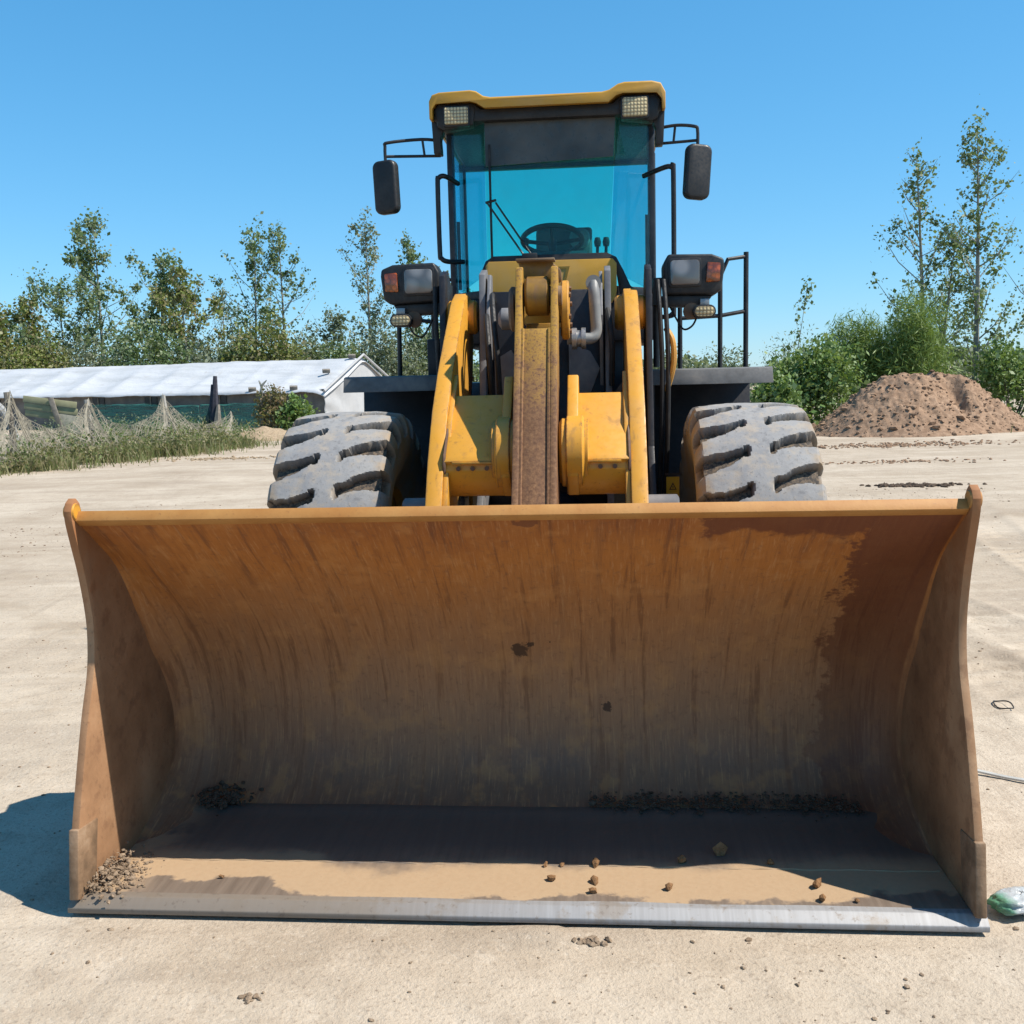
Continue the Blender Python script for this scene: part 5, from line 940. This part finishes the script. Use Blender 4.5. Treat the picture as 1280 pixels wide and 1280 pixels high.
# ------------------------------------------------------------------ net fence, posts, boards
CONC = m_plain('pale_post', (0.42, 0.40, 0.36), 0.9, var=0.2, sc=6)
posts = [(-11.15, 23.0, 1.70), (-10.45, 25.6, 1.46), (-9.35, 28.0, 1.50), (-8.4, 31.0, 0.9)]
fence = empty('net_fence', (posts[0][0], posts[0][1], 0)); tag(fence, 'sagging fence of old pale netting on posts among the weeds', 'fence')
o0 = Vector((posts[0][0], posts[0][1], 0))
for i, (x, y, h) in enumerate(posts[:3]):
    a = MB(); a.tube([(x - o0.x, y - o0.y, -0.1), (x - o0.x + 0.02, y - o0.y, h * 0.5), (x - o0.x - 0.04, y - o0.y, h)], [0.075, 0.07, 0.065], 7); a.build('post', CONC if i >= 1 else WOODG, fence)
def netting():
    rg = np.random.default_rng(5); ctrl = [(-12.6, 20.6, 1.35)] + posts; wood = MB()
    def S_(u, v):
        i = min(int(u), len(ctrl) - 2); f = u - i; a, b = ctrl[i], ctrl[i + 1]; x = a[0] + (b[0] - a[0]) * f; y = a[1] + (b[1] - a[1]) * f
        sag = (4 * f * (1 - f)) ** 0.8; h = (a[2] + (b[2] - a[2]) * f) * (1 - 0.52 * sag) + 0.05; out = 0.8 * (1 - v) ** 1.3 * (1 - 0.4 * sag)
        return (x + out * 0.8 - o0.x + 0.05 * sin(u * 17 + v * 4), y - out - o0.y, max(0.03, h * v))
    nu = len(ctrl) - 1
    for k in range(420):   # two crossing families of strands
        u0 = rg.uniform(-0.25, nu); d = rg.choice([-1, 1]) * rg.uniform(0.15, 0.5); pts = []
        for t in np.linspace(0, 1, 9):
            u = u0 + d * t; 
            if 0 <= u < nu: pts.append(S_(u, 0.02 + 0.97 * t))
        if len(pts) > 2: wood.tube(pts, 0.0065, 3, cap=False)
    for i in range(1, nu + 1):   # bundles gathered at the post tops
        for k in range(26):
            sgn = rg.choice([-1, 1]); pts = [S_(np.clip(i - 0.001 + sgn * q * rg.uniform(0.12, 0.30), 0, nu - 0.001), 1 - 0.97 * q) for q in np.linspace(0, 1, 7)]
            wood.tube(pts, 0.007, 3, cap=False)
    for v in np.linspace(0.08, 1.0, 12):
        pts = [S_(u, v) for u in np.linspace(0, nu - 0.001, 60)]; wood.tube(pts, 0.0065, 3, cap=False)
    m = m_plain('old_netting', (0.38, 0.34, 0.26), 0.9, var=0.3); o = wood.build('netting', m, fence); tag(o, kind='stuff')
netting()
# charred split post with scrap of dark sheet
cp_ = empty('charred_post', (-8.95, 31.2, 0)); tag(cp_, 'broken dark post of split timber wrapped with torn black sheet', 'post')
a = MB(); a.tube([(0.05, 0, -0.1), (0.02, 0, 0.9), (0.10, 0, 2.0)], [0.13, 0.13, 0.06], 7); a.tube([(-0.10, 0.02, -0.1), (-0.06, 0, 1.0), (0.0, 0, 1.75)], [0.11, 0.10, 0.05], 6); a.build('split_timber', m_plain('charred_wood', (0.055, 0.055, 0.075), 0.9, var=0.4), cp_, 0.0, ang=10)
a = MB(); a.tube([(0.13, -0.12, 0.0), (0.13, -0.14, 0.6), (0.17, -0.10, 1.15)], [0.12, 0.13, 0.05], 6); a.build('pale_stub', WOODG, cp_, 0.0, ang=10)
a = MB(); a.tube([(-0.30, 0, 0.0), (-0.24, 0, 0.5), (-0.05, 0, 1.2)], [0.14, 0.13, 0.05], 6); a.build('torn_sheet', m_plain('black_green_sheet', (0.015, 0.04, 0.035), 0.6), cp_, 0.0, ang=10)
st_ = empty('dead_stump', (-8.25, 34.3, 0)); tag(st_, 'thin dead trunk with a ragged top right of the charred post', 'stump')
a = MB(); a.tube([(0, 0, -0.1), (0.02, 0, 0.7), (0.0, 0, 1.35), (0.06, 0, 1.7)], [0.11, 0.09, 0.06, 0.04], 7); a.tube([(0.06, 0, 1.68), (0.22, 0, 1.85)], [0.05, 0.015], 5); a.tube([(0.05, 0, 1.62), (-0.04, 0, 1.84)], [0.05, 0.02], 5); a.build('trunk', BARKP, st_)
# leaning board panel and hoop on the left
bp = empty('board_panel', (-12.2, 27.4, 0), R(8)); tag(bp, 'leaning panel of pale yellow boards at the left edge', 'boards')
YB = m_plain('pale_yellow_board', (0.40, 0.38, 0.22), 0.85, var=0.2, sc=3)
for k in range(3):
    a = MB(); a.box((0.0, 0.03 * k, 1.40 - 0.185 * k), (1.35, 0.03, 0.17), Matrix.Rotation(R(9), 3, 'Y')); a.build('board', YB, bp, 0.004)
a = MB(); a.box((0.17, -0.06, 0.95), (0.13, 0.05, 1.15), Matrix.Rotation(R(-13), 3, 'Y')); a.build('brace', WOODG, bp, 0.004)
a = MB(); a.box((0.45, 0.03, 0.72), (0.62, 0.05, 0.62), Matrix.Rotation(R(10), 3, 'Y')); a.build('slab', m_plain('pale_slab', (0.45, 0.42, 0.33), 0.9), bp, 0.004)
hp = MB(); pts = [(0.75 * cos(t), 0, 1.45 * sin(t) if sin(t) > 0 else 0) for t in np.linspace(0, pi, 22)]; hp.tube(pts, 0.11, 8); ho_ = hp.build('hoop', m_plain('grey_hoop', (0.40, 0.40, 0.39), 0.8)); ho_.location = (-14.45, 28.5, 0); tag(ho_, 'grey arched hoop cut by the left edge of the picture', 'hoop')

# --- weeds along the fence, shrub and straw mound
def weeds(name, label, line, wdt, n, h0, h1, mat, seed):
    rg = np.random.default_rng(seed); P_ = np.array(line); seg = rg.integers(0, len(line) - 1, n); f = rg.uniform(0, 1, n)[:, None]; b = P_[seg] * (1 - f) + P_[seg + 1] * f; b = b + rg.normal(0, 1, (n, 2)) * wdt
    k = fbm(b[:, 0] * 1.3, b[:, 1] * 1.3, 3, seed) > rg.uniform(-0.5, 0.25, n); b = b[k]; n = len(b); h = rg.uniform(h0, h1, n) * (0.6 + 0.6 * (fbm(b[:, 0] * 0.7, b[:, 1] * 0.7, 2, seed + 4) + 0.6)); az = rg.uniform(0, 2 * pi, n); w = 0.007 + rg.uniform(0, 0.010, n); ln = rg.normal(0, 0.32, (n, 2)) * h[:, None]; z0 = ground_h(b[:, 0], b[:, 1]) - 0.02
    d = np.stack([np.cos(az), np.sin(az)], 1) * w[:, None]; V = np.stack([np.c_[b - d, z0], np.c_[b + d, z0], np.c_[b + ln * 0.4 + d * 0.7, z0 + h * 0.6], np.c_[b + ln, z0 + h], np.c_[b + ln * 0.4 - d * 0.7, z0 + h * 0.6]], 1).reshape(-1, 3); i = np.arange(n)[:, None] * 5
    return tag(np_mesh(name, V, np.concatenate([i + 0, i + 1, i + 2, i + 4], 1), np.concatenate([i + 4, i + 2, i + 3], 1), mat), label, 'weeds', kind='stuff')
fl_ = [(-13.0, 20.6), (-11.1, 22.2), (-10.1, 24.4), (-9.0, 27.0), (-8.0, 29.6)]
weeds('weeds', 'tangle of dry and green weeds along the net fence', fl_, 0.65, 20000, 0.05, 0.42, L_WEED, 3)
def weed_clumps(name, label, line, wdt, n, h, mat, seed, ln=0.08, wd=0.035):
    rg = np.random.default_rng(seed); P_ = np.array(line); out = []
    for k in range(n):
        i = rg.integers(0, len(line) - 1); f = rg.uniform(); c = P_[i] * (1 - f) + P_[i + 1] * f + rg.normal(0, 1, 2) * wdt; hh = h * rg.uniform(0.35, 1.1); m = int(rg.integers(40, 120))
        t = rg.uniform(0, 1, (m, 1)); q = np.c_[np.tile(c, (m, 1)), np.zeros(m)] + np.concatenate([rg.normal(0, 0.16, (m, 2)) * (0.4 + t), t * hh], 1); out.append(q)
    V, F = leaf_cloud(np.concatenate(out), ln, wd, rg, 0.8); return tag(np_mesh(name, V, F, None, mat), label, 'weeds', kind='stuff')
weed_clumps('weed_clumps', 'wild leafy weeds growing through the net fence', fl_, 0.6, 170, 0.70, L_WEED, 12)
weed_clumps('weed_clumps', 'green weeds in front of the shed net', [(-13.5, 25), (-11.5, 28), (-10.2, 31), (-9.2, 33.5)], 0.5, 110, 0.9, L_GREY, 13)
weeds('weeds', 'taller green growth behind the net fence', [(-13.4, 24), (-11.4, 27), (-10, 30.5), (-9, 33)], 0.6, 6000, 0.3, 0.8, L_BRT, 6)
weeds('weeds', 'dry grass at the foot of the dirt pile and shrubs', [(8.0, 29.5), (9.5, 31), (13.5, 28.5), (14.5, 26.5)], 0.6, 5000, 0.12, 0.4, L_WEED, 9)
bush('shrub', 'leafy yellow green shrub beside the left tyre', -7.0, 34.0, 0.75, 0.6, 1.35, 1300, 0.13, 0.09, L_BRT, 60, 10, 0.2)
bush('shrub', 'heap of brown dead vines left of the leafy shrub', -7.75, 34.2, 0.75, 0.6, 1.55, 1800, 0.11, 0.05, L_BROWN, 61, 10, 0.1)
def mound():
    nx, ny = 70, 50; X, Y = np.meshgrid(np.linspace(-1.9, 1.9, nx), np.linspace(-1.0, 1.0, ny), indexing='ij'); r = np.sqrt((X / 1.8) ** 2 + (Y / 0.95) ** 2); Z = 0.50 * np.clip(1 - r, -0.2, 1) + (fbm(X * 2, Y * 2, 3, 4) * 0.08 + fbm(X * 8, Y * 8, 3, 5) * 0.05) * np.clip(1.1 - r, 0, 1) - 0.05
    o = np_mesh('straw_mound', np.stack([X, Y, Z], -1).reshape(-1, 3), grid_quads(nx, ny), None, STRAW, smooth=True); o.location = (-7.7, 32.2, 0); tag(o, 'low heap of dry straw and soil at the yard edge', 'mound')
mound()
